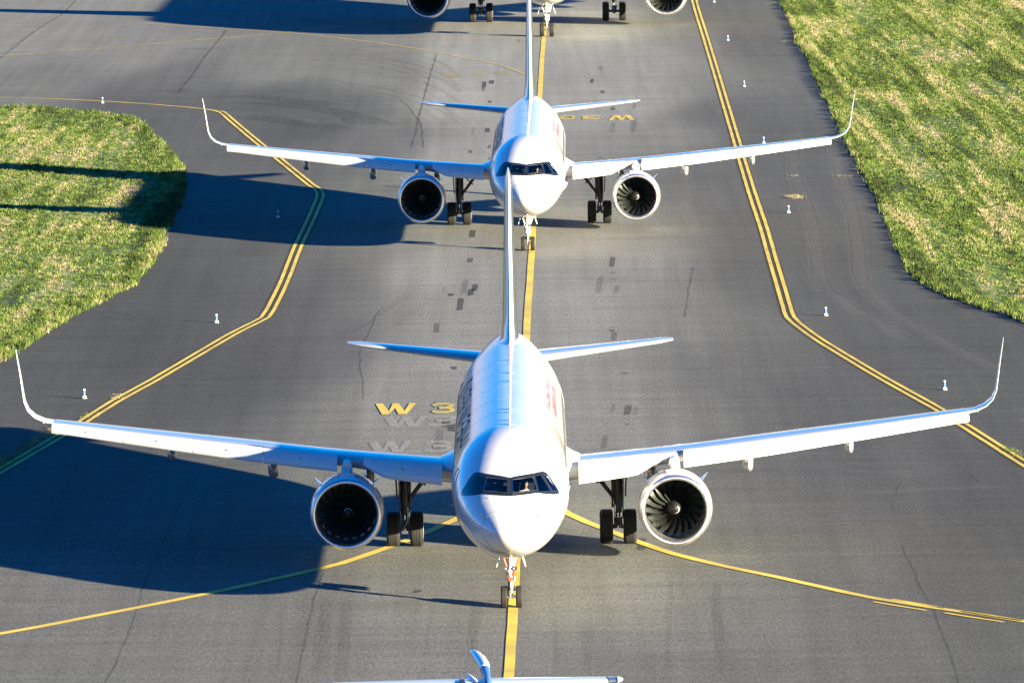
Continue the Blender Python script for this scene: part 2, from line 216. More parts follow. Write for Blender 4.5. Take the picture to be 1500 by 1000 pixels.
M_['blueprop'] = simple('blue_tail_paint', (.05, .14, .34), .35, noise=.1)
def glassmat():
    m, n, b, N, L = mat('cockpit_glass'); out = n.nodes['Material Output']
    tr = N('ShaderNodeBsdfTransparent'); tr.inputs[0].default_value = (.60, .66, .70, 1)
    gl = N('ShaderNodeBsdfGlossy'); gl.inputs['Roughness'].default_value = .03; gl.inputs[0].default_value = (1, 1, 1, 1)
    fr = N('ShaderNodeFresnel'); fr.inputs[0].default_value = 1.55
    ns = N('ShaderNodeTexNoise'); ns.inputs['Scale'].default_value = 2; bp = N('ShaderNodeBump'); bp.inputs['Strength'].default_value = .05
    L(ns.outputs[0], bp.inputs['Height']); L(bp.outputs[0], gl.inputs['Normal'])
    ms = N('ShaderNodeMixShader'); L(fr.outputs[0], ms.inputs[0]); L(tr.outputs[0], ms.inputs[1]); L(gl.outputs[0], ms.inputs[2]); L(ms.outputs[0], out.inputs[0])
    return m
M_['glass'] = glassmat()
M_['sideglass'] = simple('side_window_glass', (.16, .17, .19), .12, noise=.1)
M_['mask'] = simple('black_window_surround', (.012, .014, .02), .25, noise=.1)

# ------------------------------------------------------------ ground, roads
def asphalt():
    m, n, b, N, L = mat('weathered_asphalt')
    g = N('ShaderNodeNewGeometry')
    at = N('ShaderNodeAttribute'); at.attribute_name = 'tone'
    def noise(scale, vec, detail=6, rough=.6):
        mp = N('ShaderNodeMapping'); mp.inputs['Scale'].default_value = vec
        t = N('ShaderNodeTexNoise'); t.inputs['Scale'].default_value = scale; t.inputs['Detail'].default_value = detail; t.inputs['Roughness'].default_value = rough
        L(g.outputs['Position'], mp.inputs[0]); L(mp.outputs[0], t.inputs['Vector']); return t.outputs[0]
    def rng_(v, a, c, lo, hi):
        r = N('ShaderNodeMapRange'); r.inputs[1].default_value = a; r.inputs[2].default_value = c; r.inputs[3].default_value = lo; r.inputs[4].default_value = hi
        L(v, r.inputs[0]); return r.outputs[0]
    def mul(a, c):
        r = N('ShaderNodeMath'); r.operation = 'MULTIPLY'; L(a, r.inputs[0]); L(c, r.inputs[1]); return r.outputs[0]
    grain = rng_(noise(11, (1, .16, 1), 4, .85), .32, .68, .55, 1.45)
    fine = rng_(noise(26, (1, .2, 1), 2, .8), .35, .65, .70, 1.30)
    long_ = rng_(noise(1.1, (1, .02, 1), 4, .6), .3, .7, .88, 1.12)
    blot = rng_(noise(.16, (1, .35, 1), 7, .65), .3, .7, .93, 1.07)
    smear = rng_(noise(.7, (.10, 1.0, 1), 7, .75), .35, .68, .84, 1.16)
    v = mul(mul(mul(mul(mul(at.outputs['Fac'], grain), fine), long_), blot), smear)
    # rubber-darkened smudges
    sm = rng_(noise(.33, (.25, 1.0, 1), 6, .7), .60, .74, 1.0, .66); v = mul(v, sm)
    hue = noise(.05, (1, .4, 1), 4)
    cr = N('ShaderNodeValToRGB'); cr.color_ramp.elements[0].position = .35; cr.color_ramp.elements[0].color = (1.0, 1.035, .93, 1)
    cr.color_ramp.elements[1].position = .68; cr.color_ramp.elements[1].color = (1.01, 1.0, .975, 1)
    L(hue, cr.inputs[0])
    sc = N('ShaderNodeVectorMath'); sc.operation = 'SCALE'; L(cr.outputs[0], sc.inputs[0]); L(v, sc.inputs['Scale'])
    L(sc.outputs[0], b.inputs['Base Color']); b.inputs['Roughness'].default_value = .85; b.inputs['Specular IOR Level'].default_value = .25
    bp = N('ShaderNodeBump'); bp.inputs['Strength'].default_value = .25; bp.inputs['Distance'].default_value = .01
    L(noise(22, (1, 1, 1), 4, .7), bp.inputs['Height']); L(bp.outputs[0], b.inputs['Normal'])
    return m
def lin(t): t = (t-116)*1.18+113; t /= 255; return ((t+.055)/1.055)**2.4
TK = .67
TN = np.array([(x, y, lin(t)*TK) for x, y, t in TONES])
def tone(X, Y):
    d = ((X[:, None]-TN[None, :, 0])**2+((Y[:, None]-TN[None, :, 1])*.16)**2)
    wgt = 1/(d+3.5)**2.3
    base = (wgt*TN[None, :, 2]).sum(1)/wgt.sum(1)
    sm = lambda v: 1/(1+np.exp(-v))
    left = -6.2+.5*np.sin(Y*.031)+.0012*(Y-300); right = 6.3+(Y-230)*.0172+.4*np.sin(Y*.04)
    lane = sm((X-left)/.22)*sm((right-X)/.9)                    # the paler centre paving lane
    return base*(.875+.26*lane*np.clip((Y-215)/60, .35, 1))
xs = np.concatenate([[-3000, -1200, -500, -200, -110, -80, -60], np.arange(-50, 50.1, .7), [60, 80, 110, 200, 500, 1200, 3000]])
ys = np.concatenate([[-600, -100, 60, 120, 150, 170, 185], np.arange(200, 700, 2.5), [720, 760, 820, 900, 1100, 1500, 2500, 5000, 9000]])
XX, YY = np.meshgrid(xs, ys); nx, ny = len(xs), len(ys)
me = bpy.data.meshes.new('apron')
vs = np.stack([XX.ravel(), YY.ravel(), np.zeros(nx*ny)], 1)
fi = [(j*nx+i, j*nx+i+1, (j+1)*nx+i+1, (j+1)*nx+i) for j in range(ny-1) for i in range(nx-1)]
me.from_pydata(vs.tolist(), [], fi)
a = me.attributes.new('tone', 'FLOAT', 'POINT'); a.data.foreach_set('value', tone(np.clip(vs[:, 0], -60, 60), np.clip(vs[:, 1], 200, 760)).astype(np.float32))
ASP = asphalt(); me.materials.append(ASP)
o = bpy.data.objects.new('apron', me); C.objects.link(o); tag(o, 'grey weathered asphalt taxiway under the jets', kind='structure')

def yellow(name, wear, col=(.66, .49, .06)):
    m, n, b, N, L = mat(name); out = n.nodes['Material Output']
    g = N('ShaderNodeNewGeometry'); t = N('ShaderNodeTexNoise'); t.inputs['Scale'].default_value = 5; t.inputs['Detail'].default_value = 8; t.inputs['Roughness'].default_value = .75
    t2 = N('ShaderNodeTexNoise'); t2.inputs['Scale'].default_value = .35; t2.inputs['Detail'].default_value = 4
    L(g.outputs['Position'], t.inputs['Vector']); L(g.outputs['Position'], t2.inputs['Vector'])
    cr = N('ShaderNodeValToRGB'); cr.color_ramp.elements[0].position = .3; cr.color_ramp.elements[0].color = (col[0]*.62, col[1]*.62, col[2]*.9, 1)
    cr.color_ramp.elements[1].position = .62; cr.color_ramp.elements[1].color = (*col, 1); L(t2.outputs[0], cr.inputs[0])
    L(cr.outputs[0], b.inputs['Base Color']); b.inputs['Roughness'].default_value = .7
    tr = N('ShaderNodeBsdfTransparent'); ms = N('ShaderNodeMixShader')
    r = N('ShaderNodeMapRange'); r.inputs[1].default_value = wear-.06; r.inputs[2].default_value = wear+.06
    L(t.outputs[0], r.inputs[0]); L(r.outputs[0], ms.inputs[0]); L(tr.outputs[0], ms.inputs[1]); L(b.outputs[0], ms.inputs[2]); L(ms.outputs[0], out.inputs[0])
    return m
def stain(name, col, lo, hi, scale=6, vec=(1, .3, 1)):
    m, n, b, N, L = mat(name); out = n.nodes['Material Output']
    b.inputs['Base Color'].default_value = (*col, 1); b.inputs['Roughness'].default_value = .85
    g = N('ShaderNodeNewGeometry'); mp = N('ShaderNodeMapping'); mp.inputs['Scale'].default_value = vec
    t = N('ShaderNodeTexNoise'); t.inputs['Scale'].default_value = scale; t.inputs['Detail'].default_value = 6; t.inputs['Roughness'].default_value = .8
    L(g.outputs['Position'], mp.inputs[0]); L(mp.outputs[0], t.inputs['Vector'])
    at = N('ShaderNodeAttribute'); at.attribute_name = 'op'
    r = N('ShaderNodeMapRange'); r.inputs[1].default_value = .3; r.inputs[2].default_value = .7; r.inputs[3].default_value = lo; r.inputs[4].default_value = hi
    mu = N('ShaderNodeMath'); mu.operation = 'MULTIPLY'; mu.use_clamp = True
    tr = N('ShaderNodeBsdfTransparent'); ms = N('ShaderNodeMixShader')
    L(t.outputs[0], r.inputs[0]); L(r.outputs[0], mu.inputs[0]); L(at.outputs['Fac'], mu.inputs[1]); L(mu.outputs[0], ms.inputs[0])
    L(tr.outputs[0], ms.inputs[1]); L(b.outputs[0], ms.inputs[2]); L(ms.outputs[0], out.inputs[0])
    return m
YEL = yellow('yellow_marking_paint', .26); YELW = yellow('worn_yellow_marking_paint', .45, (.55, .42, .10)); YELD = yellow('dark_yellow_paint', .36, (.48, .38, .07))
def resample(P, step):
    P = [Vector((p[0], p[1])) for p in P]; out = []
    n = len(P)
    for i in range(n-1):
        p0, p1, p2, p3 = P[max(i-1, 0)], P[i], P[i+1], P[min(i+2, n-1)]
        k = max(1, int((p2-p1).length/step))
        for j in range(k):
            t = j/k; l = (p2-p1).length
            m1 = (p2-p0)*.5; m2 = (p3-p1)*.5
            if m1.length > l: m1 = m1.normalized()*l
            if m2.length > l: m2 = m2.normalized()*l
            out.append(p1*(2*t**3-3*t*t+1)+m1*(t**3-2*t*t+t)+p2*(-2*t**3+3*t*t)+m2*(t**3-t*t))
    out.append(P[-1]); return out
def strip(mb, P, wid, z, off=0, step=3, jit=0, mi=0, op=None, taper=0, spline=True):
    Q = resample(P, step) if spline else [Vector((p[0], p[1])) for p in P]; L_, Rr = [], []
    for i, p in enumerate(Q):
        d = (Q[min(i+1, len(Q)-1)]-Q[max(i-1, 0)]).normalized(); nrm = Vector((d.y, -d.x))
        j = random.uniform(-jit, jit); ww = wid*(1-taper*random.random())
        L_.append(p+nrm*(off-ww/2+j)); Rr.append(p+nrm*(off+ww/2+j))
    vs = [(q.x, q.y, z) for pr in zip(L_, Rr) for q in pr]
    fs = [(2*i, 2*i+1, 2*i+3, 2*i+2) for i in range(len(Q)-1)]
    mb.add(vs, fs, mi)
    if op is not None: mb.op += [op*(0.0 if (i in (0, len(Q)-1)) else 1.0) for i in range(len(Q)) for _ in (0, 1)]
def flat(mb, name, mats, label):
    o = mb.build(name, mats); o.data.polygons.foreach_set('use_smooth', [False]*len(o.data.polygons))
    if getattr(mb, 'op', None):
        a = o.data.attributes.new('op', 'FLOAT', 'POINT'); a.data.foreach_set('value', mb.op)
    tag(o, label, kind='structure'); return o
# stains and repairs first (lowest), then paint
mk = MB(); mk.op = []
for q, t in PATCHES:
    k = 6
    for i in range(1):
        mk.add([(x+random.uniform(-.03, .03), y+random.uniform(-.3, .3), .004) for x, y in q], [(0, 1, 2, 3)]); mk.op += [t]*4
flat(mk, 'pavement_patches', stain('dark_repair_bitumen', (.025, .025, .027), .55, 1.0, 9, (1, .04, 1)), 'small dark repair patches in the taxiway')
mk = MB(); mk.op = []
for P in TYRE_LIGHT: strip(mk, P, .55, .005, 0, 4, .03, op=.22); strip(mk, P, .16, .006, .45, 4, .03, op=.2); strip(mk, P, .12, .006, -.5, 4, .03, op=.15)
flat(mk, 'pale_tyre_tracks', stain('pale_dust_track', (.22, .21, .20), .1, 1.0, 3, (1, .1, 1)), 'pale curved tyre tracks on the asphalt')
mk = MB(); mk.op = []
for P in TYRE_SMEAR: strip(mk, P, 3.2, .0075, 0, 4, .2, op=.34, taper=.3)
for P in TYRE_DARK: strip(mk, P, .5, .008, 0, 4, .05, op=.17, taper=.5); strip(mk, P, .25, .0085, random.uniform(.8, 1.6), 4, .05, op=.13, taper=.5)
flat(mk, 'dark_tyre_tracks', stain('dark_rubber_track', (.02, .02, .02), .0, 1.0, 3, (1, .1, 1)), 'dark rubber streaks on the asphalt')
mk = MB(); mk.op = []
for P in CRACKS: strip(mk, P, .075*max(1, P[0][1]/300)**1.6, .010, 0, 1.4, .035, op=.38, taper=.7)
flat(mk, 'pavement_cracks', stain('dark_crack_joint', (.012, .012, .012), .55, 1.1, 4), 'thin dark cracks and joints in the asphalt')  # the cracks' and joints' own dark tone
# dark soil line beneath double lines (old black outline)
mk = MB(); mk.op = []
strip(mk, RIGHT_DOUBLE, .75, .012, op=.55, step=2); strip(mk, LEFT_DOUBLE, .75, .012, op=.55, step=2)
flat(mk, 'marking_outline', stain('brown_black_outline', (.05, .032, .012), .4, 1.0, 7), 'dark gap between the double yellow lines')
mk = MB()
for P in (RIGHT_DOUBLE, LEFT_DOUBLE):
    strip(mk, P, .18, .016, -.18, 2, .008); strip(mk, P, .18, .016, .18, 2, .008)
strip(mk, CENTRE, .33, .016, 0, 4, .01)
strip(mk, CURVE_LEFT, .38, .020, 0, 1.5, .01); strip(mk, CURVE_RIGHT, .38, .020, 0, 1.5, .01)
for P in DASHES: strip(mk, P, .16, .020, 0, 2)
strip(mk, LEFT_THIN, .28, .016, 0, 3)
flat(mk, 'road_markings', YEL, 'yellow taxi centre line and double edge lines')
mk = MB()
for P in THIN_YELLOW: strip(mk, P, .24, .016, 0, 3)
flat(mk, 'faded_road_markings', YELW, 'faded thin yellow lines on the far apron')
mk = MB()
for P in FADED: mk.add([(x, y, .016) for x, y in P], [tuple(range(len(P)))])
flat(mk, 'worn_designator', yellow('nearly_gone_paint', .53, (.5, .38, .08)), 'almost worn away yellow letters by the far tail')
# painted taxiway designators
def quadmap(Q, u, v, z=.018):
    tl, tr, bl, br = [Vector(q) for q in Q]
    p = bl.lerp(br, u).lerp(tl.lerp(tr, u), v); return (p.x, p.y, z)
def glyph(mb, Q, ch, flip=False, z=.018):
    f = (lambda u, v: (1-u, 1-v)) if flip else (lambda u, v: (u, v))
    if ch == 'W':
        for poly in ([(0, 1), (.18, 1), (.33, .28), (.32, 0), (.16, 0)], [(.33, .28), (.32, 0), (.56, .85), (.42, 1)],
                     [(.42, 1), (.57, 1), (.71, .28), (.60, 0), (.56, .0)], [(.60, 0), (.76, 0), (1, 1), (.83, 1), (.71, .28)]):
            mb.add([quadmap(Q, *f(u, v), z+len(mb.v)*.0001) for u, v in poly], [tuple(range(len(poly)))])
        return
    if ch == '3': path = [(.05, .80), (.25, .9), (.6, .92), (.9, .80), (.9, .66), (.6, .53), (.35, .52), (.6, .51), (.92, .40), (.92, .2), (.6, .08), (.25, .1), (.03, .2)]
    if ch == '0': path = [(.5+.42*math.cos(t), .5+.42*math.sin(t)) for t in np.linspace(0, 2*math.pi, 21)]
    if ch == '1': path = [(.5, .02), (.5, .98)]
    wu, wv = .11, .10
    for i in range(len(path)-1):
        (u0, v0), (u1, v1) = path[i], path[i+1]; d = Vector((u1-u0, v1-v0)); 
        if d.length < 1e-6: continue
        d.normalize(); n_ = Vector((-d.y*wu, d.x*wv)); e = d*.03
        c = [(u0-e.x+n_.x, v0-e.y+n_.y), (u1+e.x+n_.x, v1+e.y+n_.y), (u1+e.x-n_.x, v1+e.y-n_.y), (u0-e.x-n_.x, v0-e.y-n_.y)]
        mb.add([quadmap(Q, *f(u, v), z+.0006*i) for u, v in c], [(0, 1, 2, 3)])
mk = MB(); glyph(mk, W_NEAR, 'W')
flat(mk, 'painted_letter', YEL, 'painted yellow letter W on the taxiway')
mk = MB(); glyph(mk, T_NEAR, '3', z=.017)
flat(mk, 'painted_numeral', YELD, 'painted yellow numeral 3 beside the near W')
mk = MB(); glyph(mk, W_FAR, 'W', True); glyph(mk, T_FAR, '3', True); glyph(mk, O_FAR, '0', True)
flat(mk, 'painted_designator', yellow('far_worn_paint', .42), 'worn upside down taxiway letters by the far jet')
mk = MB(); mk.op = []
for Q, chs in ((G1, 'W'), (G1B, '3'), (G2, 'W'), (G2B, '3')):
    n0 = len(mk.v); glyph(mk, Q, chs, z=.014); mk.op += [.5]*(len(mk.v)-n0)
flat(mk, 'erased_marking_ghosts', stain('scrubbed_pavement', (.34, .335, .32), .35, 1.2, 5, (1, .4, 1)), 'pale ghosts of erased letters under the W')

# ------------------------------------------------------------ grass
def grassmat(name, blade):
    m, n, b, N, L = mat(name)
    g = N('ShaderNodeNewGeometry')
    def noise(scale, vec=(1, .45, 1), detail=6, rough=.6):
        mp = N('ShaderNodeMapping'); mp.inputs['Scale'].default_value = vec
        t = N('ShaderNodeTexNoise'); t.inputs['Scale'].default_value = scale; t.inputs['Detail'].default_value = detail; t.inputs['Roughness'].default_value = rough
        L(g.outputs['Position'], mp.inputs[0]); L(mp.outputs[0], t.inputs['Vector']); return t.outputs[0]
    cr = N('ShaderNodeValToRGB'); e = cr.color_ramp.elements
    e[0].position = .33; e[0].color = (.045, .062, .020, 1); e[1].position = .43; e[1].color = (.095, .150, .030, 1)
    for p, c in ((.485, (.135, .225, .032, 1)), (.53, (.22, .225, .09, 1)), (.60, (.34, .29, .16, 1)), (.70, (.50, .40, .27, 1))):
        x = e.new(p); x.color = c
    n1 = noise(.24, (1, .13, 1), 5, .6); n2 = noise(2.2, (1, .5, 1), 3)
    ad = N('ShaderNodeMath'); ad.operation = 'MULTIPLY_ADD'; L(n2, ad.inputs[0]); ad.inputs[1].default_value = .52
    s1 = N('ShaderNodeMath'); s1.operation = 'MULTIPLY_ADD'; L(n1, s1.inputs[0]); s1.inputs[1].default_value = .52; s1.inputs[2].default_value = -.338
    n3 = noise(1.1, (1, .035, 1), 4); s3 = N('ShaderNodeMath'); s3.operation = 'MULTIPLY_ADD'; L(n3, s3.inputs[0]); s3.inputs[1].default_value = .55; L(s1.outputs[0], s3.inputs[2])
    L(s3.outputs[0], ad.inputs[2])
    fac = ad.outputs[0]
    if blade:
        at = N('ShaderNodeAttribute'); at.attribute_name = 'rnd'
        a2 = N('ShaderNodeMath'); a2.operation = 'ADD'; L(fac, a2.inputs[0]); L(at.outputs['Fac'], a2.inputs[1]); fac = a2.outputs[0]
    L(fac, cr.inputs[0]); dk = N('ShaderNodeVectorMath'); dk.operation = 'SCALE'; dk.inputs['Scale'].default_value = .86; L(cr.outputs[0], dk.inputs[0]); L(dk.outputs[0], b.inputs['Base Color']); b.inputs['Roughness'].default_value = .75; b.inputs['Specular IOR Level'].default_value = .2
    if blade:
        out = n.nodes['Material Output']; tl = N('ShaderNodeBsdfTranslucent'); ms = N('ShaderNodeMixShader'); ms.inputs[0].default_value = .35
        L(dk.outputs[0], tl.inputs[0]); L(b.outputs[0], ms.inputs[1]); L(tl.outputs[0], ms.inputs[2]); L(ms.outputs[0], out.inputs[0])
    return m
GM, GB = grassmat('grass_sward', False), grassmat('grass_blades', True)
def inpoly(P, X, Y):
    r = np.zeros(len(X), bool); n = len(P)
    for i in range(n):
        x0, y0 = P[i]; x1, y1 = P[(i+1) % n]
        c = ((y0 > Y) != (y1 > Y)); xi = (x1-x0)*(Y-y0)/((y1-y0) if y1 != y0 else 1e-9)+x0
        r ^= c & (X < xi)
    return r
def edgedist(P, X, Y):
    d = np.full(len(X), 1e9)
    for i in range(len(P)-1):
        a, b = np.array(P[i]), np.array(P[i+1]); ab = b-a; t = np.clip(((X-a[0])*ab[0]+(Y-a[1])*ab[1])/(ab@ab), 0, 1)
        d = np.minimum(d, np.hypot(X-a[0]-t*ab[0], Y-a[1]-t*ab[1]))
    return d
def ground_poly(name, P, mats, label):
    mk = MB(); mk.add([(x, y, .03) for x, y in P], [tuple(range(len(P)))]); return flat(mk, name, mats, label)
def smooth_edge(P, k, amp):
    Q = resample(P[:k], 1.5); n = len(Q)
    return [(q.x+random.uniform(-amp, amp), q.y+random.uniform(-amp, amp)*2) for q in Q]+[tuple(p) for p in P[k:]]
GL_P = smooth_edge(GRASS_LEFT, 26, .14); GR_P = smooth_edge(GRASS_RIGHT, 18, .14)
ground_poly('grass_ground', GL_P, GM, 'green grass island left of the taxiway')
ground_poly('grass_ground', GR_P, GM, 'wide rough grass verge right of the taxiway')
def blades(name, label, regions):
    V, F, Rn = [], [], []; base = 0
    for X, Y, H, nb, W, rn in regions:
        n = len(X)
        for k in range(nb):
            ang = rng.uniform(0, 2*np.pi, n); dist = rng.uniform(0, .22, n)
            bx = X+np.cos(ang)*dist; by = Y+np.sin(ang)*dist
            h = H*rng.uniform(.55, 1.15, n); lean = h*rng.uniform(.15, .75, n); la = rng.uniform(0, 2*np.pi, n)
            tx = bx+np.cos(la)*lean; ty = by+np.sin(la)*lean
            wa = rng.uniform(0, np.pi, n); w2 = W*rng.uniform(.6, 1.4, n)/2
            p0 = np.stack([bx-np.cos(wa)*w2, by-np.sin(wa)*w2, np.full(n, .02)], 1)
            p1 = np.stack([bx+np.cos(wa)*w2, by+np.sin(wa)*w2, np.full(n, .02)], 1)
            mx_, my_ = bx+(tx-bx)*.4, by+(ty-by)*.4
            p2 = np.stack([mx_+np.cos(wa)*w2*.8, my_+np.sin(wa)*w2*.8, h*.62], 1); p3 = np.stack([mx_-np.cos(wa)*w2*.8, my_-np.sin(wa)*w2*.8, h*.62], 1)
            p4 = np.stack([tx, ty, h*.93], 1)
            V.append(np.stack([p0, p1, p2, p3, p4], 1).reshape(-1, 3))
            idx = base+np.arange(n)*5
            F.append(np.stack([idx, idx+1, idx+2, idx, idx+2, idx+3, idx+3, idx+2, idx+4], 1).reshape(-1, 3)); base += n*5
            Rn.append(np.repeat(rn+rng.normal(0, .02, n), 5))
    V = np.concatenate(V); F = np.concatenate(F); Rn = np.concatenate(Rn)
    me = bpy.data.meshes.new(name); me.vertices.add(len(V)); me.vertices.foreach_set('co', V.astype(np.float32).ravel())
    me.loops.add(len(F)*3); me.loops.foreach_set('vertex_index', F.astype(np.int32).ravel())
    me.polygons.add(len(F)); me.polygons.foreach_set('loop_start', np.arange(0, len(F)*3, 3, dtype=np.int32)); me.polygons.foreach_set('loop_total', np.full(len(F), 3, np.int32))
    a = me.attributes.new('rnd', 'FLOAT', 'POINT'); a.data.foreach_set('value', Rn.astype(np.float32))
    me.update(); me.validate(); me.materials.append(GB)
    o = bpy.data.objects.new(name, me); C.objects.link(o); tag(o, label, 'grass', kind='stuff'); return o
def vnoise(X, Y, s, seed):
    r = np.random.default_rng(seed); T = r.random((64, 64)); x, y = X/s % 64, Y/s % 64; i, j = x.astype(int), y.astype(int); fx, fy = x-i, y-j
    fx = fx*fx*(3-2*fx); fy = fy*fy*(3-2*fy)
    g = lambda a, b: T[a % 64, b % 64]
    return (g(i, j)*(1-fx)+g(i+1, j)*fx)*(1-fy)+(g(i, j+1)*(1-fx)+g(i+1, j+1)*fx)*fy
def scatter(P, box, dens, k, seed, tall, YS, rows=False):
    x0, x1, y0, y1 = box; n = int((x1-x0)*(y1-y0)*dens)
    X = rng.uniform(x0, x1, n); Y = rng.uniform(y0, y1, n); ok = inpoly(P, X, Y); 
    f = np.abs(X) < (Y*.0700+4); ok &= f
    X, Y = X[ok], Y[ok]; d = edgedist(P[:k], X, Y)
    c = vnoise(X, Y*YS, 1.1, seed); c2 = vnoise(X, Y*.25, 4, seed+1); c3 = vnoise(X+50, Y*.6, .5, seed+2)
    keep = (rng.random(len(X)) < (.55+.45*(c*.5+c2*.5 > .38))) | (d < 1.5); X, Y, d, c, c2 = X[keep], Y[keep], d[keep], c[keep], c2[keep]
    H = (.10+.12*c**1.5+.07*c2+.07*c3[keep])*tall*.72*(1+1.0*np.exp(-(d/1.1)**2))
    rn = (c-.5)*-.09+(c3[keep]-.5)*.10+rng.normal(0, .045, len(X))-.03*np.exp(-d/.9)
    if rows:
        rw = vnoise(X+.012*Y, Y*.010+7, .42, seed+9); H = H*(.75+.5*rw); rn = rn+(rw-.5)*.13
    return X, Y, H, rn
kl, kr = len(resample(GRASS_LEFT[:26], 1.5)), len(resample(GRASS_RIGHT[:18], 1.5))
X, Y, H, rn = scatter(GL_P, (-44, -8, 286, 560), 11, kl, 3, 1.05, .45)
blades('grass', 'rough green and straw grass left of the taxiway', [(X, Y, H, 8, .036, rn)])
X, Y, H, rn = scatter(GR_P, (14, 50, 330, 680), 10, kr, 5, 1.1, .07, True)
blades('grass', 'rough green and straw grass covering the right verge', [(X, Y, H, 8, .042, rn)])
# weed strips along the double lines
def strip_pts(P, n, wd): 
    P = np.array(P); i = rng.integers(0, len(P)-1, n); t = rng.random(n); q = P[i]*(1-t)[:, None]+P[i+1]*t[:, None]
    return q[:, 0]+rng.normal(0, wd, n), q[:, 1]+rng.normal(0, wd*2.5, n)
X, Y = strip_pts(GRASS_STRIP_LEFT, 260, .16)
X2, Y2 = strip_pts(GRASS_STRIP_RIGHT, 70, .16)
blades('weeds', 'dry weeds growing along the edge lines', [(X, Y, np.full(len(X), .19), 4, .02, np.full(len(X), .10)), (X2, Y2, np.full(len(X2), .12), 4, .02, np.full(len(X2), .04))])
for i, (x, y) in enumerate(WEEDS[:1]):
    o = blades('weed_tuft', 'dry straw weed tuft alone between the right edge markers', [(x+rng.normal(0, .22, 40), y+rng.normal(0, .5, 40), np.full(40, .22), 4, .02, np.full(40, .12))])
    o['category'] = 'weed'
XW = np.concatenate([x+rng.normal(0, .18, 16) for x, y in WEEDS[1:]]); YW = np.concatenate([y+rng.normal(0, .25, 16) for x, y in WEEDS[1:]])
blades('crack_weeds', 'small dry weeds in the pavement joints', [(XW, YW, np.full(len(XW), .08), 3, .02, np.full(len(XW), .12))])

# ------------------------------------------------------------ jet airliners
ZT = [(0,3.05),(.15,3.30),(.4,3.50),(.8,3.74),(1.2,3.95),(1.6,4.16),(2.0,4.37),(2.4,4.57),(2.8,4.76),(3.3,4.99),(4,5.27),(5,5.58),(6,5.78),(7,5.87)]
ZB = [(0,3.05),(.15,2.80),(.4,2.60),(.8,2.42),(1.2,2.29),(2,2.08),(3,1.93),(4,1.84),(5,1.79),(6.5,1.75),(7,1.75)]
WD = [(0,0),(.15,.32),(.4,.57),(.8,.83),(1.2,1.04),(1.6,1.21),(2,1.36),(3,1.63),(4,1.80),(5,1.90),(6,1.955),(7,1.975)]
ZC = [(0,3.05),(1,3.16),(2,3.34),(3,3.5),(4,3.64),(6,3.8),(7,3.82)]
def tail(tab, cyl, tl, vals): return tab+[(cyl, tab[-1][1])]+[(cyl+(tl-cyl)*a, v) for a, v in vals]
class Fus:
    def __init__(s, L, cyl, K=1, dz=0):
        s.K, s.dz, s.L = K, dz, L; c, l = cyl/K, L/K
        s.zt = pch(tail(ZT, c, l, [(.3, 5.87), (.6, 5.83), (.85, 5.65), (.97, 5.42), (1, 5.3)]))
        s.zb = pch(tail(ZB, c, l, [(.22, 2.12), (.44, 2.95), (.66, 3.9), (.88, 4.72), (1, 5.02)]))
        s.wd = pch(tail(WD, c, l, [(.22, 1.88), (.44, 1.57), (.66, 1.12), (.86, .62), (.97, .26), (1, .13)]))
        s.zc = pch(tail(ZC, c, l, [(.3, 4.1), (.6, 4.6), (.85, 5.1), (1, 5.16)]))
    def p(s, st, th, off=0):
        q = st/s.K; zt, zb, wd, zc = s.zt(q), s.zb(q), s.wd(q), s.zc(q); zc = min(max(zc, zb), zt)
        c, n = math.cos(th), math.sin(th)
        z = zc+((zt-zc) if c > 0 else (zc-zb))*c; x = wd*n
        v = Vector((x*s.K, st-NG*s.K, z*s.K+s.dz))
        if off: v += Vector((n, 0, c)).normalized()*off
        return v
NG = 5.07
DA = 0.1326                                     # sight line 7.6 degrees down: panes are laid out as drawn from the front
def airfoil(n=14, thick=.12, camber=.02, top=1, bot=1):
    up, lo = [], []
    for i in range(n+1):
        x = .5*(1-math.cos(math.pi*i/n)); y = 5*thick*(.2969*math.sqrt(x)-.126*x-.3516*x*x+.2843*x**3-.1036*x**4); cc = camber*4*x*(1-x)
        up.append((x, cc+y*top)); lo.append((x, cc-y*bot))
    return up[::-1]+lo[1:-1]
def wing_ring(y, s, z, chord, thick, inc=0, up=(0, 0, 1), side=1, camber=.02, top=1, bot=1):
    u = Vector((up[0]*side, up[1], up[2])); r = []; ci, si = math.cos(inc), math.sin(inc)
    for (a, b) in airfoil(14, thick, camber, top, bot):
        aa, bb = a*chord, b*chord; al = aa*ci+bb*si; h_ = bb*ci-aa*si
        r.append(Vector((y*side, s, z))+Vector((0, al, 0))+u*h_)
    return r
def slat_ring(y, s, z, k, side):
    prof = [(0, .05), (-.16, .035), (-.34, -.05), (-.5, -.19), (-.6, -.36), (-.62, -.50), (-.58, -.57), (-.50, -.56), (-.44, -.44), (-.33, -.25), (-.18, -.09), (0, .02)]
    return [Vector((y*side, s+a*k, z+b*k)) for a, b in prof]
WPX = lambda zx, zy: ((zx-735)/9.375/44.75, (889-(670+zy/9.375))/44.75)
MASK = [(735,258),(640,236),(500,212),(400,196),(345,180),(290,170),(240,180),(190,232),(130,328),(72,418),(55,460),(68,490),(130,499),(250,492),(370,480),(470,497),(600,512),(735,522)]
PANES = [[(418,254),(703,292),(698,470),(368,440)], [(312,228),(384,246),(336,452),(182,446)], [(206,232),(272,216),(150,432),(84,446)]]
def densify(P, step, closed=True):
    out = []; n = len(P)
    for i in range(n if closed else n-1):
        a, b = Vector(P[i]), Vector(P[(i+1) % n]); k = max(1, int((b-a).length/step))
        out += [a.lerp(b, j/k) for j in range(k)]
    return out
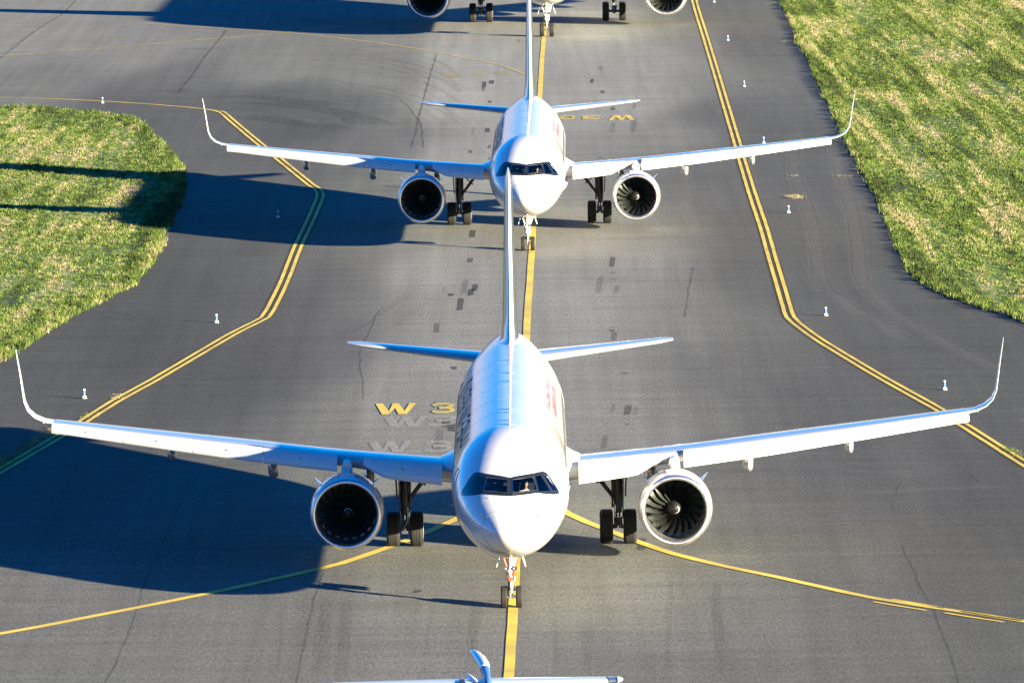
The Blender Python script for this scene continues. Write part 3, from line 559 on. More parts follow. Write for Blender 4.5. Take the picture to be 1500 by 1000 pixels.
def inside(P, x, y):
    r = False; n = len(P)
    for i in range(n):
        x0, y0 = P[i][0], P[i][1]; x1, y1 = P[(i+1) % n][0], P[(i+1) % n][1]
        if (y0 > y) != (y1 > y) and x < (x1-x0)*(y-y0)/(y1-y0)+x0: r = not r
    return r
def project(bvh, K, dz, x, v, off):
    # x, v in unit-airliner metres
    o = Vector((x*K, 0, 0)); c, s_ = math.cos(DA), math.sin(DA)
    base = Vector((0, 0, dz)); up = Vector((0, s_, c)); org = base+o+up*(v*K)+Vector((0, c, -s_))*(-60)
    h = bvh.ray_cast(org, Vector((0, c, -s_)))
    if h[0] is None: return None
    n_ = h[1]; n_ = n_ if n_.y < .3 else -n_
    return h[0]+n_*off
def seated_person(name, loc, rz, label, lean=0, reach=0.3):
    """seated figure in a white shirt, one skinned body, origin at the seat"""
    V = {'pel': (0, .0, .10), 'sp': (0, .03-lean*.3, .32), 'ch': (0, .02-lean*.6, .50), 'nk': (0, -lean*.7, .62), 'hd0': (0, -.01-lean*.8, .70),
         'sL': (-.19, .0-lean*.6, .54), 'eL': (-.25, -.08, .28), 'wL': (-.17, -.08-reach, .30), 'sR': (.19, .0-lean*.6, .54), 'eR': (.25, -.1, .29), 'wR': (.16, -.05-reach, .34),
         'hL': (-.10, -.02, .09), 'kL': (-.14, -.44, .14), 'aL': (-.13, -.52, -.27), 'fL': (-.13, -.68, -.33), 'hR': (.10, -.02, .09), 'kR': (.14, -.44, .14), 'aR': (.13, -.52, -.27), 'fR': (.13, -.68, -.33)}
    rad = {'pel': .15, 'sp': .14, 'ch': .15, 'nk': .06, 'hd0': .055, 'sL': .07, 'sR': .07, 'eL': .048, 'eR': .048, 'wL': .03, 'wR': .03, 'hL': .1, 'hR': .1, 'kL': .068, 'kR': .068, 'aL': .042, 'aR': .042, 'fL': .04, 'fR': .04}
    ks = list(V); E_ = [('pel','sp'),('sp','ch'),('ch','nk'),('nk','hd0'),('ch','sL'),('sL','eL'),('eL','wL'),('ch','sR'),('sR','eR'),('eR','wR'),('pel','hL'),('hL','kL'),('kL','aL'),('aL','fL'),('pel','hR'),('hR','kR'),('kR','aR'),('aR','fR')]
    me = bpy.data.meshes.new(name); me.from_pydata([V[k] for k in ks], [(ks.index(a), ks.index(b)) for a, b in E_], [])
    o = bpy.data.objects.new(name, me); C.objects.link(o)
    md = o.modifiers.new('skin', 'SKIN')
    for i, k in enumerate(ks): me.skin_vertices[0].data[i].radius = (rad[k], rad[k])
    me.skin_vertices[0].data[0].use_root = True
    sb = o.modifiers.new('sub', 'SUBSURF'); sb.levels = 2; sb.render_levels = 2
    dg = bpy.context.evaluated_depsgraph_get(); m2 = bpy.data.meshes.new_from_object(o.evaluated_get(dg)); o.modifiers.clear()
    mb = MB(); mb.v = [tuple(v.co) for v in m2.vertices]; mb.f = [tuple(p.vertices) for p in m2.polygons]
    for p in m2.polygons:
        c = p.center; mb.m.append(1 if (c.z > .64 or (c.y < -.22 and c.z > .24)) else (2 if c.z < .2 else 0))
    # head with nose and ears, five fingers on each hand
    hc = Vector((0, -.03-lean*.9, .80)); rings = []
    for i in range(13):
        t = math.pi*i/12; z = math.cos(t)*.125; r = math.sin(t)
        ring = []
        for j in range(16):
            a_ = 2*math.pi*j/16; fx = math.sin(a_)*.078*r; fy = -math.cos(a_)*.098*r
            if z < -.03: fx *= .86; fy *= .92
            if j == 0 and -.045 < z < .02: fy -= .022
            if j in (4, 12) and -.03 < z < .03: fx *= 1.14
            ring.append(hc+Vector((fx, fy, z)))
        rings.append(ring)
    mb.loft(rings, True, True, 1)
    for sx, wy in ((-.17, -.08-reach), (.16, -.05-reach)):
        wz = .30 if sx < 0 else .34
        mb.tube([(sx, wy+.01, wz), (sx, wy-.05, wz), (sx, wy-.09, wz-.005)], [.026, .036, .03], 8, 1)
        for f_ in range(4):
            fx = sx+(f_-1.5)*.018; l = (.062, .074, .07, .055)[f_]
            mb.tube([(fx, wy-.08, wz), (fx, wy-.08-l*.6, wz-.01), (fx, wy-.08-l, wz-.04)], [.0095, .0085, .007], 6, 1)
        q = 1 if sx < 0 else -1
        mb.tube([(sx+q*.03, wy-.03, wz), (sx+q*.055, wy-.06, wz-.01), (sx+q*.06, wy-.09, wz-.02)], [.011, .01, .008], 6, 1)
    bpy.data.objects.remove(o)
    ob = mb.build('person', [M_['shirt'], M_['skin'], M_['trous']], None, 60)
    hb = MB(); rings = []
    for i in range(8):
        t = math.pi*.55*i/7; z = math.cos(t)*.137; r = math.sin(t)
        rings.append([hc+Vector((math.sin(2*math.pi*j/14)*.086*r, .014-math.cos(2*math.pi*j/14)*.10*r*(.72 if math.cos(2*math.pi*j/14) > 0 and i > 3 else 1), z)) for j in range(14)])
    hb.loft(rings, True, False); hb.build('hair', M_['hair'], ob, 60)
    ob.location = loc; ob.rotation_euler = (0, 0, rz); tag(ob, label, 'person', 'pilots in the cockpits'); return ob

def build_jet(name, P, X0, Y0, a, label, cat, group):
    K, dz = P['K'], P['dz']; F = Fus(P['L'], P['cyl'], K, dz); root = empty(name, (X0, Y0, 0), -a); tag(root, label, cat, group)
    G = NG*K
    # fuselage
    st = [0, .02, .05, .1, .16, .24, .34, .46, .6, .75, .9, 1.05]+[1.15+.055*i for i in range(48)]+[3.85, 4.05, 4.3, 4.6, 5, 5.5, 6, 6.5, 7]
    st = [q*K for q in st if q*K <= 7*K]; q = 7*K+.8
    while q < P['cyl']: st.append(q); q += 1.0
    st += [P['cyl']+(P['L']-P['cyl'])*i/26 for i in range(27)]
    NT = 128; rings = [[F.p(s_, 2*math.pi*j/NT) for j in range(NT)] for s_ in st[1:]]
    mb = MB(); mb.loft(rings, False, True, closed=True); n0 = len(mb.v); mb.v.append(tuple(F.p(.0, 0))); 
    for j in range(NT): mb.f.append((n0, (j+1) % NT, j)); mb.m.append(0)
    bvh = BVHTree.FromPolygons([Vector(v) for v in mb.v], mb.f)
    mask = [WPX(*p) for p in MASK]; mask = mask+[(-x, v) for x, v in mask[::-1][1:-1]]
    keepf, keepm = [], []; cx = 0
    shr = [(x*.965, 3.96+(v-3.96)*.84) for x, v in mask]
    for f_, m_ in zip(mb.f, mb.m):
        c = sum((Vector(mb.v[i]) for i in f_), Vector())/len(f_); s_ = c.y+G
        if .9*K < s_ < 4.2*K and c.z-dz > 3.3*K:
            v = ((c.z-dz)*math.cos(DA)+c.y*math.sin(DA))/K
            if inside(shr, c.x/K, v): continue
        keepf.append(f_); keepm.append(m_)
    mb.f, mb.m = keepf, keepm
    fus = mb.build('fuselage', M_['fus'], root, 50)
    # check the winding so that the inside stays dark
    # windshield surround and panes
    panes = [[WPX(*p) for p in pn] for pn in PANES]; panes += [[(-x, v) for x, v in pn] for pn in panes]
    def tess(outline, holes, step, fn, mb_, off):
        pts, ed = [], []
        for poly in [outline]+holes:
            d = densify(poly, step); b = len(pts); pts += [tuple(p) for p in d]; ed += [(b+i, b+(i+1) % len(d)) for i in range(len(d))]
        xs_ = [p[0] for p in outline]; ys_ = [p[1] for p in outline]; x = min(xs_)
        while x < max(xs_):
            y = min(ys_)
            while y < max(ys_):
                if inside(outline, x, y) and not any(inside(h_, x, y) for h_ in holes): pts.append((x+random.uniform(-.004, .004), y+random.uniform(-.004, .004)))
                y += step
            x += step
        r = delaunay_2d_cdt([Vector(p) for p in pts], ed, [], 0, 1e-5)
        vv = [project(bvh, K, dz, p.x, p.y, off) for p in r[0]]; fs = []
        for f_ in r[2]:
            cx_ = sum(r[0][i].x for i in f_)/len(f_); cy_ = sum(r[0][i].y for i in f_)/len(f_)
            if inside(outline, cx_, cy_) and not any(inside(h_, cx_, cy_) for h_ in holes) and all(vv[i] is not None for i in f_): fs.append(tuple(f_))
        mb_.add([v if v is not None else Vector((0, 0, 3)) for v in vv], fs)
        return
    sm = MB(); tess(mask, panes, .05, None, sm, .012*K); o = sm.build('window_surround', M_['mask'], fus, 60)
    for i, pn in enumerate(panes):
        pm = MB(); tess(pn, [], .06, None, pm, .006*K); pm.build('cockpit_window', M_['glass'], fus, 60)
    # thin bright seals round the front panes
    for pn in (panes[0], panes[3]):
        sl_ = MB(); pts = [project(bvh, K, dz, p.x, p.y, .02*K) for p in densify(pn, .06)]; pts = [p for p in pts if p is not None]; sl_.tube(pts+[pts[0]], .009*K, 6); sl_.build('window_seal', M_['chrome'], fus)
    # wipers
    for s_ in (-1, 1):
        wm = MB(); pts = [project(bvh, K, dz, s_*x, v, .035*K) for x, v in ((.06, 3.70), (.16, 3.72), (.30, 3.745), (.46, 3.765))]; wm.tube([p for p in pts if p], .012*K, 6); wm.build('wiper', M_['black'], fus)
    # cockpit inside: dark coaming and bulkhead
    ci = MB(); 
    ci.box((0, (2.2-NG)*K, 4.03*K+dz-.1), (1.5*K, .9*K, .22*K), Matrix.Rotation(-.12, 3, 'X')); ci.box((0, (4.5-NG)*K, 4.1*K+dz), (2.3*K, .08, 1.4*K))
    ci.box((-.55*K, (3.75-NG)*K, 3.95*K+dz), (.5*K, .14*K, .8*K)); ci.box((.55*K, (3.75-NG)*K, 3.95*K+dz), (.5*K, .14*K, .8*K)); ci.box((0, (3.2-NG)*K, 3.4*K+dz), (2.3*K, 2.1*K, .08)); ci.build('cockpit_interior', M_['black'], fus)
    # cabin windows
    n = 0; w0 = None; s_ = 7.0*K+.5
    while s_ < P['cyl']+3 and n < 46:
        for sd in (-1, 1):
            th = sd*math.acos(.27)
            wm = MB(); cpt = F.p(s_, th); vv = []
            if w0 is None or True:
                for i in range(12):
                    t = 2*math.pi*i/12; du = math.copysign(abs(math.cos(t))**.7, math.cos(t))*.12; dv = math.copysign(abs(math.sin(t))**.7, math.sin(t))*.18/2.0
                    vv.append(F.p(s_+du, th+sd*dv/1.0, .006))
                wm.add(vv, [tuple(range(12))]); wm.build('cabin_window', M_['sideglass'], fus)
        n += 1; s_ += .533*(2 if P.get('far') else 1)
    # doors and seams
    for sd in (-1, 1):
        for s0, hw in ((5.3*K, .42), (P['cyl']+1.2, .40)):
            dm = MB(); c0 = [(s0+math.copysign(min(1, abs(1.25*math.cos(t))), math.cos(t))*hw, math.copysign(min(1, abs(1.1*math.sin(t))), math.sin(t))*.93) for t in [2*math.pi*i/28 for i in range(28)]]
            pts = [F.p(q_, sd*(math.acos(.02)-u/(2.05*K)), .004) for q_, u in c0]; dm.tube(pts+[pts[0]], .012, 5); dm.build('door_seam', M_['seam'], fus)
    rm = MB(); pts = [F.p(1.0*K, 2*math.pi*i/48, .001) for i in range(49)]; rm.tube(pts, .006, 5); rm.build('radome_seam', M_['seam'], fus)
    for s_ in [7.6*K+4.27*K*i for i in range(6) if 7.6*K+4.27*K*i < P['cyl']+4]:
        jm = MB(); jm.tube([F.p(s_, 2*math.pi*i/60, .0) for i in range(61)], .005*K, 4); jm.build('panel_joint', M_['seam'], fus)
    # antennas on the crown, probes on the nose
    for s_, hh, sd in P['ant']:
        am = MB(); z = F.p(s_, 0).z; y = s_-G
        am.loft([[Vector((sx*.02*tp, y+dy*ln, zz)) for sx, dy in ((-1, .5), (0, 0), (1, .5), (0, 1))] for zz, ln, tp in ((z-.03, .42, 1.2), (z+hh*.6, .34, .9), (z+hh, .2, .5))]); am.build('antenna', M_['white'], fus)
    for x, v in ((-.86, 3.0), (.86, 3.0), (-.5, 2.45), (.52, 2.45), (-.93, 3.1)):
        p = project(bvh, K, dz, x, v, 0)
        if p: pm = MB(); pm.tube([p, p+Vector((math.copysign(.07, x), -.03, -.02)), p+Vector((math.copysign(.09, x), -.16, -.02))], [.02, .015, .010], 6); pm.build('pitot_probe', M_['dark'], fus)
    # lettering along the sides
    if P.get('letters'):
        lm = MB(); lay = [0]
        def fp(s0, s1, t0, t1, mbx, off=.004):
            vs = [F.p(s0+(s1-s0)*i/4+(sh*(j/4)), t0+(t1-t0)*j/4, off+lay[0]) for j in range(5) for i in range(5)]; lay[0] = (lay[0]+.0004) % .004
            mbx.add(vs, [(j*5+i, j*5+i+1, j*5+i+6, j*5+i+5) for j in range(4) for i in range(4)])
        sh = -.35; s_ = 9.0; r_ = random.Random(5)
        while s_ < 29:
            w_ = r_.uniform(1.0, 1.7); top = -R(44); bot = -R(70)
            kind = r_.choice('OEHVN')
            fp(s_, s_+.30, bot, top, lm)
            if kind in 'OHN': fp(s_+w_-.3, s_+w_, bot, top, lm)
            if kind in 'OE': fp(s_+.3, s_+w_-.3, bot, bot+R(4.5), lm); fp(s_+.3, s_+w_-.3, top-R(4.5), top, lm)
            if kind in 'EHN': fp(s_+.3, s_+w_-.3, (top+bot)/2-R(2), (top+bot)/2+R(2), lm)
            if kind == 'V': fp(s_+.7, s_+1.0, bot, top, lm)
            s_ += w_+.38
        lm.build('lettering', M_['navy'], fus)
        pm = MB(); sh = .12
        for row, (tt, tb) in enumerate(((R(40), R(46)), (R(49), R(56)))):
            s_ = 17.4+row*.4
            while s_ < 27:
                w_ = r_.uniform(.30, .55); fp(s_, s_+.11, tb, tt, pm)
                if r_.random() < .7: fp(s_+w_-.11, s_+w_, tb, tt if r_.random() < .5 else (tt+tb)/2, pm)
                if r_.random() < .7: fp(s_+.15, s_+w_-.15, tb, tb-R(1.5), pm)
                s_ += w_+.22
        pm.build('lettering', M_['magenta'], fus)
        sm2 = MB(); sh = 0
        for i in range(4):
            prev = None; ring = []
            for j in range(25):
                t = j/24; th = R(43)+t*R(52); s_c = 14.6-i*.95-6.2*t**1.6+(.5*i*t); ww = .30*math.sin(math.pi*min(1, t*1.05+.06))+.03
                ring.append((F.p(s_c-ww/2, th, .004+.0005*i), F.p(s_c+ww/2, th, .004+.0005*i)))
            vs = [p for pr in ring for p in pr]; sm2.add(vs, [(2*j, 2*j+1, 2*j+3, 2*j+2) for j in range(24)])
        sm2.build('lettering', M_['swoosh'], fus)
    # belly fairing
    W = P['wing']; bf = MB(); rings = []; s0, s1 = W['rt'][0]-2.3, W['rt'][0]+W['rt'][1]+3.6
    for i in range(25):
        t = i/24; k = math.sin(math.pi*t)**.42 if 0 < t < 1 else 0.0
        hw = (1.15+.98*k)*K; zt_, zb_ = (2.6+.95*k)*K+dz, (2.35-.72*k)*K+dz; zc_ = (zt_+zb_)/2
        rings.append([Vector((hw*math.copysign(abs(math.sin(2*math.pi*j/40))**.8, math.sin(2*math.pi*j/40)), s0+(s1-s0)*t-G, zc_+(zt_-zb_)/2*math.copysign(abs(math.cos(2*math.pi*j/40))**.9, math.cos(2*math.pi*j/40)))) for j in range(40)])
    bf.loft(rings); bf.build('belly_fairing', M_['white'], root, 50)
    # wings
    for sd in (-1, 1):
        sec = W['sec']; wm = MB(); rings = []
        ys_ = [s_[0] for s_ in sec]; fs_ = [pch([(s_[0], s_[k_]) for s_ in sec]) if k_ > 2 else (lambda y, k_=k_: float(np.interp(y, ys_, [s_[k_] for s_ in sec]))) for k_ in range(6)]
        for i in range(41):
            y = ys_[0]+(ys_[-1]-ys_[0])*i/40
            rings.append(wing_ring(y, fs_[1](y)-G, fs_[3](y), fs_[2](y), fs_[4](y), fs_[5](y)-.012, side=sd, camber=.004, top=.72, bot=1.2))
        wm.loft(rings, True, True); wg = wm.build('wing', M_['wingtop'], root, 40)
        # wing-root fillet
        fm = MB(); ry, rs, rc, rz = sec[1][0], sec[1][1], sec[1][2], sec[1][3]; rr = []
        for i in range(7):
            t = i/6; y = ry-.62+.86*t; ex = (1-t)**1.3
            rr.append(wing_ring(y, rs-G+.25*K-.85*ex*K, rz+.0+.30*ex*K, rc-.25*K+1.05*ex*K, .09+.09*ex, .03, side=sd))
        fm.loft(rr, True, True); fm.build('wing_root_fairing', M_['white'], wg, 40)
        # slats
        for y0, y1, cut in W['slats']:
            sm_ = MB(); rings = []; m_ = 8
            for i in range(m_+1):
                y = y0+(y1-y0)*i/m_; kk = W['sk'](y); k2 = kk*(1-cut*max(0, (i/m_-.72)/.28)**1.2)
                rings.append(slat_ring(y, fs_[1](y)-G+.06, fs_[3](y)+.10*kk+W['lift'](y), k2, sd))
            sm_.loft(rings, True, True); slo = sm_.build('slat', M_['white'], wg, 40)
            nb = max(1, int((y1-y0)/2.2))
            for i in range(nb):   # small drain caps
                y = y0+(y1-y0)*(i+.5)/nb; kk = W['sk'](y); dm = MB(); p = Vector((y*sd, fs_[1](y)-G+.06-.53*kk, fs_[3](y)-.10*kk+W['lift'](y))); dm.lathe([(0, .001), (-.012, .03), (.05, .03)], p, 8); dm.build('drain_cap', M_['seam'], slo)
        # flaps (slightly drooped) seen behind the wing
        for y, hh in W['pods']:
            pm = MB(); s_m = fs_[1](y)+fs_[2](y)*.72-G; z = fs_[3](y)-.80*hh
            prof = [(0, .02), (.15, .5), (.4, .8), (.8, 1), (1.6, 1), (2.4, .85), (3.1, .5), (3.6, .08)]
            pm.loft([[Vector((y*sd+math.copysign(abs(math.sin(2*math.pi*j/16))**.6, math.sin(2*math.pi*j/16))*.205*hh*r_, s_m-1.3*hh+u*hh, z-.05*u*hh+math.copysign(abs(math.cos(2*math.pi*j/16))**.8, math.cos(2*math.pi*j/16))*.38*hh*r_)) for j in range(16)] for u, r_ in prof]); pm.build('flap_fairing', M_['wingtop'], wg, 50)
        # winglet
        wl = MB(); rr = []; pts = W['winglet']
        for i, (y, z, s_, c_) in enumerate(pts):
            a0, b0 = pts[max(i-1, 0)], pts[min(i+1, len(pts)-1)]; d = Vector((b0[0]-a0[0], 0, b0[1]-a0[1])).normalized(); u = (-d.z, 0, d.x)
            rr.append(wing_ring(y, s_-G, z, c_, .065, 0, up=u, side=sd, camber=0))
        wl.loft(rr, True, True); wl.build('winglet', M_['white'], wg, 40)
        lm = MB(); y, z, s_, c_ = pts[1]; lm.lathe([(-.12, .0), (-.09, .035), (0, .05), (.2, .05)], (y*sd, s_-G+.08, z), 10); lm.build('navigation_light', M_['nav'], wg)
        # engine
        E = P['eng']; ek = E['k']; ex, ey, ez = E['y']*sd, E['s']-G, E['z']
        eng = MB()
        cowl = [(.13, 1.225), (.3, 1.25), (.7, 1.275), (1.3, 1.285), (1.9, 1.26), (2.6, 1.18), (3.3, 1.03), (3.62, .96), (3.60, .93), (3.2, .95), (2.8, .95)]
        eng.lathe([(u*ek, r_*ek) for u, r_ in cowl], (ex, ey, ez), 72)
        eo = eng.build('engine', M_['white'], root, 40)
        lp = MB(); lip = [(.131, 1.226), (.07, 1.205), (.02, 1.17), (0, 1.13), (.02, 1.09), (.08, 1.058), (.18, 1.038), (.30, 1.03)]; lp.lathe([(u*ek, r_*ek) for u, r_ in lip], (ex, ey, ez), 72); lp.build('intake_ring', M_['metal'], eo, 60)
        li = MB(); li.lathe([(u*ek, r_*ek) for u, r_ in [(.299, 1.031), (.6, 1.04), (.95, 1.04), (1.6, 1.03), (2.4, 1.0)]], (ex, ey, ez), 60); li.build('intake_liner', M_['liner'], eo, 60)
        co = MB(); co.lathe([(u*ek, r_*ek) for u, r_ in [(1.5, .30), (1.55, .98), (1.7, 1.0)]], (ex, ey, ez), 48); co.lathe([(u*ek, r_*ek) for u, r_ in [(2.6, .72), (3.4, .66), (4.2, .50), (4.25, .40), (4.25, .3), (4.9, .04)]], (ex, ey, ez), 40); co.build('core_duct', M_['dark'], eo, 50)
        fn = MB()
        for b_ in range(20):
            aa = 2*math.pi*b_/20+.13; vs = []
            for i in range(9):
                r_ = (.26+.75*i/8)*ek; tw = R(28+38*i/8); ch = (.13+.115*math.sin(math.pi*min(1, .2+i/9)))*ek*1.35; sw = .10*(i/8)**2
                for j in range(4):
                    c_ = (j/3-.5)*ch; t_ = aa+sw+math.sin(tw)*c_/r_ * 1.0
                    vs.append((ex+math.sin(t_)*r_, ey+(1.12+.03*math.sin(math.pi*i/8))*ek+math.cos(tw)*c_, ez+math.cos(t_)*r_))
            fn.add(vs, [(i*4+j, i*4+j+1, i*4+j+5, i*4+j+4) for i in range(8) for j in range(3)])
        fn.build('fan', M_['blade'], eo, 60)
        sp = MB(); prof = [(.62, .004), (.64, .05), (.70, .11), (.82, .19), (.95, .25), (1.1, .29), (1.3, .30)]; sp.lathe([(u*ek, r_*ek) for u, r_ in prof], (ex, ey, ez), 32, cap=True)
        pr = pch([(u, r_) for u, r_ in prof]); vs = []
        for i in range(14):
            t = i/13; u = .66+.13*t
            for q_ in (0, .035): 
                uu = u+q_*(1-t*.5); r_ = pr(uu)+.006; an = sd*.9+2.6*t+q_; vs.append((ex+math.sin(an)*r_*ek, ey+(uu)*ek-.006, ez+math.cos(an)*r_*ek))
        sp.add(vs, [(2*i, 2*i+1, 2*i+3, 2*i+2) for i in range(13)], 1); sp.build('spinner', [M_['black'], M_['whitepl']], eo, 50)
        for q_ in (-1, 1):
            if q_*sd > 0 and P.get('onestrake'): continue
            an = q_*R(47); dx, dz_ = math.sin(an), math.cos(an); km = MB(); rr = []
            for (h_, f0, f1) in ((-.05, 1.0, 2.5), (.12, 1.45, 2.45), (.30, 1.95, 2.35)):
                r_ = 1.265+h_; rr.append([Vector((ex+dx*r_*ek+o_*dz_, ey+u*ek, ez+dz_*r_*ek-o_*dx)) for u, o_ in ((f0, 0), ((f0+f1)/2, .02), (f1, 0), ((f0+f1)/2, -.02))])
            km.loft(rr); km.build('nacelle_strake', M_['white'], eo, 30)
        # pylon
        yy = E['y']; wz = fs_[3](yy); ws = fs_[1](yy)-G; pl = MB(); rr = []
        for (u, hw, zb_, zt_) in ((ey+.75*ek, .05, ez+1.15*ek, ez+1.27*ek), (ey+1.1*ek, .13*ek, ez+1.1*ek, ez+1.36*ek), (ey+1.6*ek, .17*ek, ez+1.1*ek, ez+1.48*ek), (ws-.5*ek, .19*ek, ez+1.0*ek, wz+.0), (ws+.3, .20*ek, ez+.9*ek, wz+.10), (ws+2.2*ek, .12*ek, wz-.7*ek, wz-.05)):
            zm = (zb_+zt_)/2; hz = (zt_-zb_)/2
            rr.append([Vector((ex+hw*math.copysign(abs(math.sin(t))**.55, math.sin(t)), u, zm+hz*math.copysign(abs(math.cos(t))**.55, math.cos(t)))) for t in [2*math.pi*j/24 for j in range(24)]])
        pl.loft(rr); pl.build('pylon', M_['white'], eo, 40)
        sb = MB(); sb.box((ex, ey+.95*ek, ez+1.295*ek), (.62*ek, .34*ek, .05*ek)); sb.build('cowl_scoop', M_['white'], eo, 30)
        # main gear
        Gm = P['mg']; gx, gy, wr, ww, ws2 = Gm['y']*sd, Gm['s']-G, Gm['r'], Gm['w'], Gm['sep']/2
        gm = MB(); top = Gm['top']; k = Gm['k']
        gm.tube([(gx, gy, wr-.12), (gx, gy, wr+.55*k)], [.085*k, .085*k], 14, 1); gm.tube([(gx, gy, wr+.5*k), (gx, gy, wr+.95*k), (gx, gy, top)], [.13*k, .16*k, .17*k], 16)
        gm.tube([(gx-ws2, gy, wr), (gx+ws2, gy, wr)], .075*k, 12); gm.tube([(gx-.06, gy+.22*k, wr+.15), (gx, gy+.42*k, wr+.5*k), (gx, gy+.15*k, wr+.85*k)], .05*k, 8)
        gm.tube([(gx-.2*sd*k, gy-.1, wr+.7*k), (gx-.2*sd*k, gy-.1, top)], .035*k, 8); gm.tube([(gx+.17*sd*k, gy-.12, wr+.3), (gx+.2*sd*k, gy-.12, top-.3)], .022*k, 8)
        gm.tube([(gx+.1*sd, gy-.16, wr), (gx-.12*sd, gy-.2, wr+.3), (gx-.1*sd, gy-.18, wr+.8)], .02, 6, 1)
        gm.box((gx, gy-.02, wr+.18*k), (.3*k, .2*k, .3*k)); gm.box((gx, gy-.1, wr-.1*k), (.22*k, .18*k, .12*k), None, 1)
        for zq in (.75, 1.0, 1.3, 1.6): gm.lathe([(-.03, .19*k), (.03, .19*k)], (gx, gy, wr+zq*k), 14, 'Z', cap=True)
        if Gm.get('bogie'): gm.tube([(gx, gy-Gm['bogie']/2, wr), (gx, gy+Gm['bogie']/2, wr)], .12*k, 10)
        go = gm.build('main_gear', [M_['dark'], M_['chrome']], root, 40)  # leg coloured dark grey to stand in for the shade on it
        br = MB(); br.tube([(gx-.12*sd, gy, wr+1.0*k), (gx-1.25*sd*k, gy+.1, top-.05)], [.07*k, .09*k], 10); br.tube([(gx-.75*sd*k, gy+.05, wr+1.55*k), (gx-.1*sd, gy, top-.35)], .035*k, 8); br.box((gx-1.0*sd*k, gy+.05, top-.2*k), (.3*k, .2*k, .26*k)); br.build('side_brace', M_['dark'], go, 40)
        dr = MB(); dr.box((gx+.30*sd*k, gy+.05, top-.75*k), (.05, .75*k, 1.35*k), Matrix.Rotation(.05*sd, 3, 'Y')); dr.build('gear_door', M_['dark'], go, 40)
        for dy in ([0] if not Gm.get('bogie') else [-Gm['bogie']/2, Gm['bogie']/2]):
            for q_ in (-1, 1): wheel(gx+q_*ws2, gy+dy, wr, ww, go)
    # nose gear
    N_ = P['ng']; k = N_['k']; wr, ww, ws2 = N_['r'], N_['w'], N_['sep']/2; top = F.p(NG*K, math.pi).z+.2; nm = MB()
    nm.tube([(0, 0, wr-.05), (0, -.02, wr+.5*k)], .055*k, 12, 2); nm.tube([(0, -.02, wr+.42*k), (0, -.04, wr+.75*k), (0, -.06, top)], [.075*k, .09*k, .10*k], 14)
    nm.tube([(-ws2, 0, wr), (ws2, 0, wr)], .05*k, 10, 2); nm.tube([(0, -.12, wr+.12), (0, -.28*k, wr+.34*k), (0, -.12, wr+.58*k)], .04*k, 8)
    for q_ in (-1, 1):
        nm.tube([(q_*.05, -.05, wr+.95*k), (q_*.30*k, .35*k, top)], .035*k, 8); nm.tube([(q_*.04, -.1, wr+.7*k), (q_*.34*k, -.15*k, top-.02)], .028*k, 8, 1 if P.get('red') else 0)
        nm.lathe([(0, .01), (-.02, .075*k), (.1, .07*k), (.14, .03)], (q_*.13*k, -.18*k, wr+.98*k), 14, mi=2); nm.tube([(q_*.12*k, -.1, wr+.55*k), (q_*.07*k, -.1, wr+1.0*k)], .03*k, 8)
        nm.box((q_*.10*k, -.1*k, wr+.30*k), (.07*k, .1*k, .16*k), None, 3)
    nm.box((0, -.13*k, wr+.62*k), (.17*k, .14*k, .12*k), None, 1 if P.get('red') else 0); nm.box((0, -.13*k, wr+.40*k), (.12*k, .12*k, .12*k)); nm.box((-.13*k, -.12*k, wr+.76*k), (.12*k, .16*k, .14*k), None, 3)
    nm.box((.10*k, -.11*k, wr+.80*k), (.08*k, .1*k, .16*k), None, 1 if P.get('red') else 0); nm.tube([(-.1*k, -.15*k, wr+.2), (.1*k, -.14*k, wr+.6*k), (.06*k, -.1*k, top-.2)], .014, 6, 3)
    no = nm.build('nose_gear', [M_['gearw'], M_['red'], M_['chrome'], M_['dark']], root, 40)
    for q_ in (-1, 1):
        wheel(q_*ws2, 0, wr, ww, no)
        dm = MB(); dm.box((q_*.42*K, .55*K, top-.42*K), (.025, 1.0*K, .42*K), Matrix.Rotation(-q_*.32, 3, 'Y')); dm.build('gear_door', M_['white'], no, 40)
    # fin
    T = P['fin']; fm = MB(); rr = []; rr2 = []
    zs = pch([(t[0], t[1]) for t in T]); 
    def sect(z):
        z0 = [t[0] for t in T]; return [float(np.interp(z, z0, [t[k_] for t in T])) for k_ in (1, 2, 3)]
    zz = [T[0][0]+(T[1][0]-T[0][0])*i/5 for i in range(5)]+[T[1][0]+(T[2][0]-T[1][0])*i/5 for i in range(5)]+[T[2][0]+(T[-2][0]-T[2][0])*i/10 for i in range(11)]+[T[-1][0]]
    for z in zz:
        s_, c_, th = sect(z); n_ = 12; up_ = []
        prof = [(0, 0), (.01, .16), (.03, .30), (.08, .52), (.16, .78), (.28, .97), (.40, 1.0), (.6, .8), (.8, .45), (1, .04)]
        loop = [(a_, b_) for a_, b_ in prof]+[(a_, -b_) for a_, b_ in prof[::-1][:-1]]
        rr.append([Vector((b_*th/2, s_+a_*c_-G, z)) for a_, b_ in loop])
    fm.loft(rr, True, True); m0 = len(rr[0])
    # dark painted flanks behind the white leading edge
    for fi_ in range(len(fm.f)-2):
        j = fi_ % m0
        if T is not None and 3 <= j <= m0-5 and P.get('darkfin', True) and fi_//m0 >= 5: fm.m[fi_] = 1
    fo = fm.build('tail_fin', [M_['white'], M_['slate']], root, 35)
    bc = MB(); s_, c_, th = sect(T[-2][0]-1.2); 
    # tailplane
    H = P['stab']
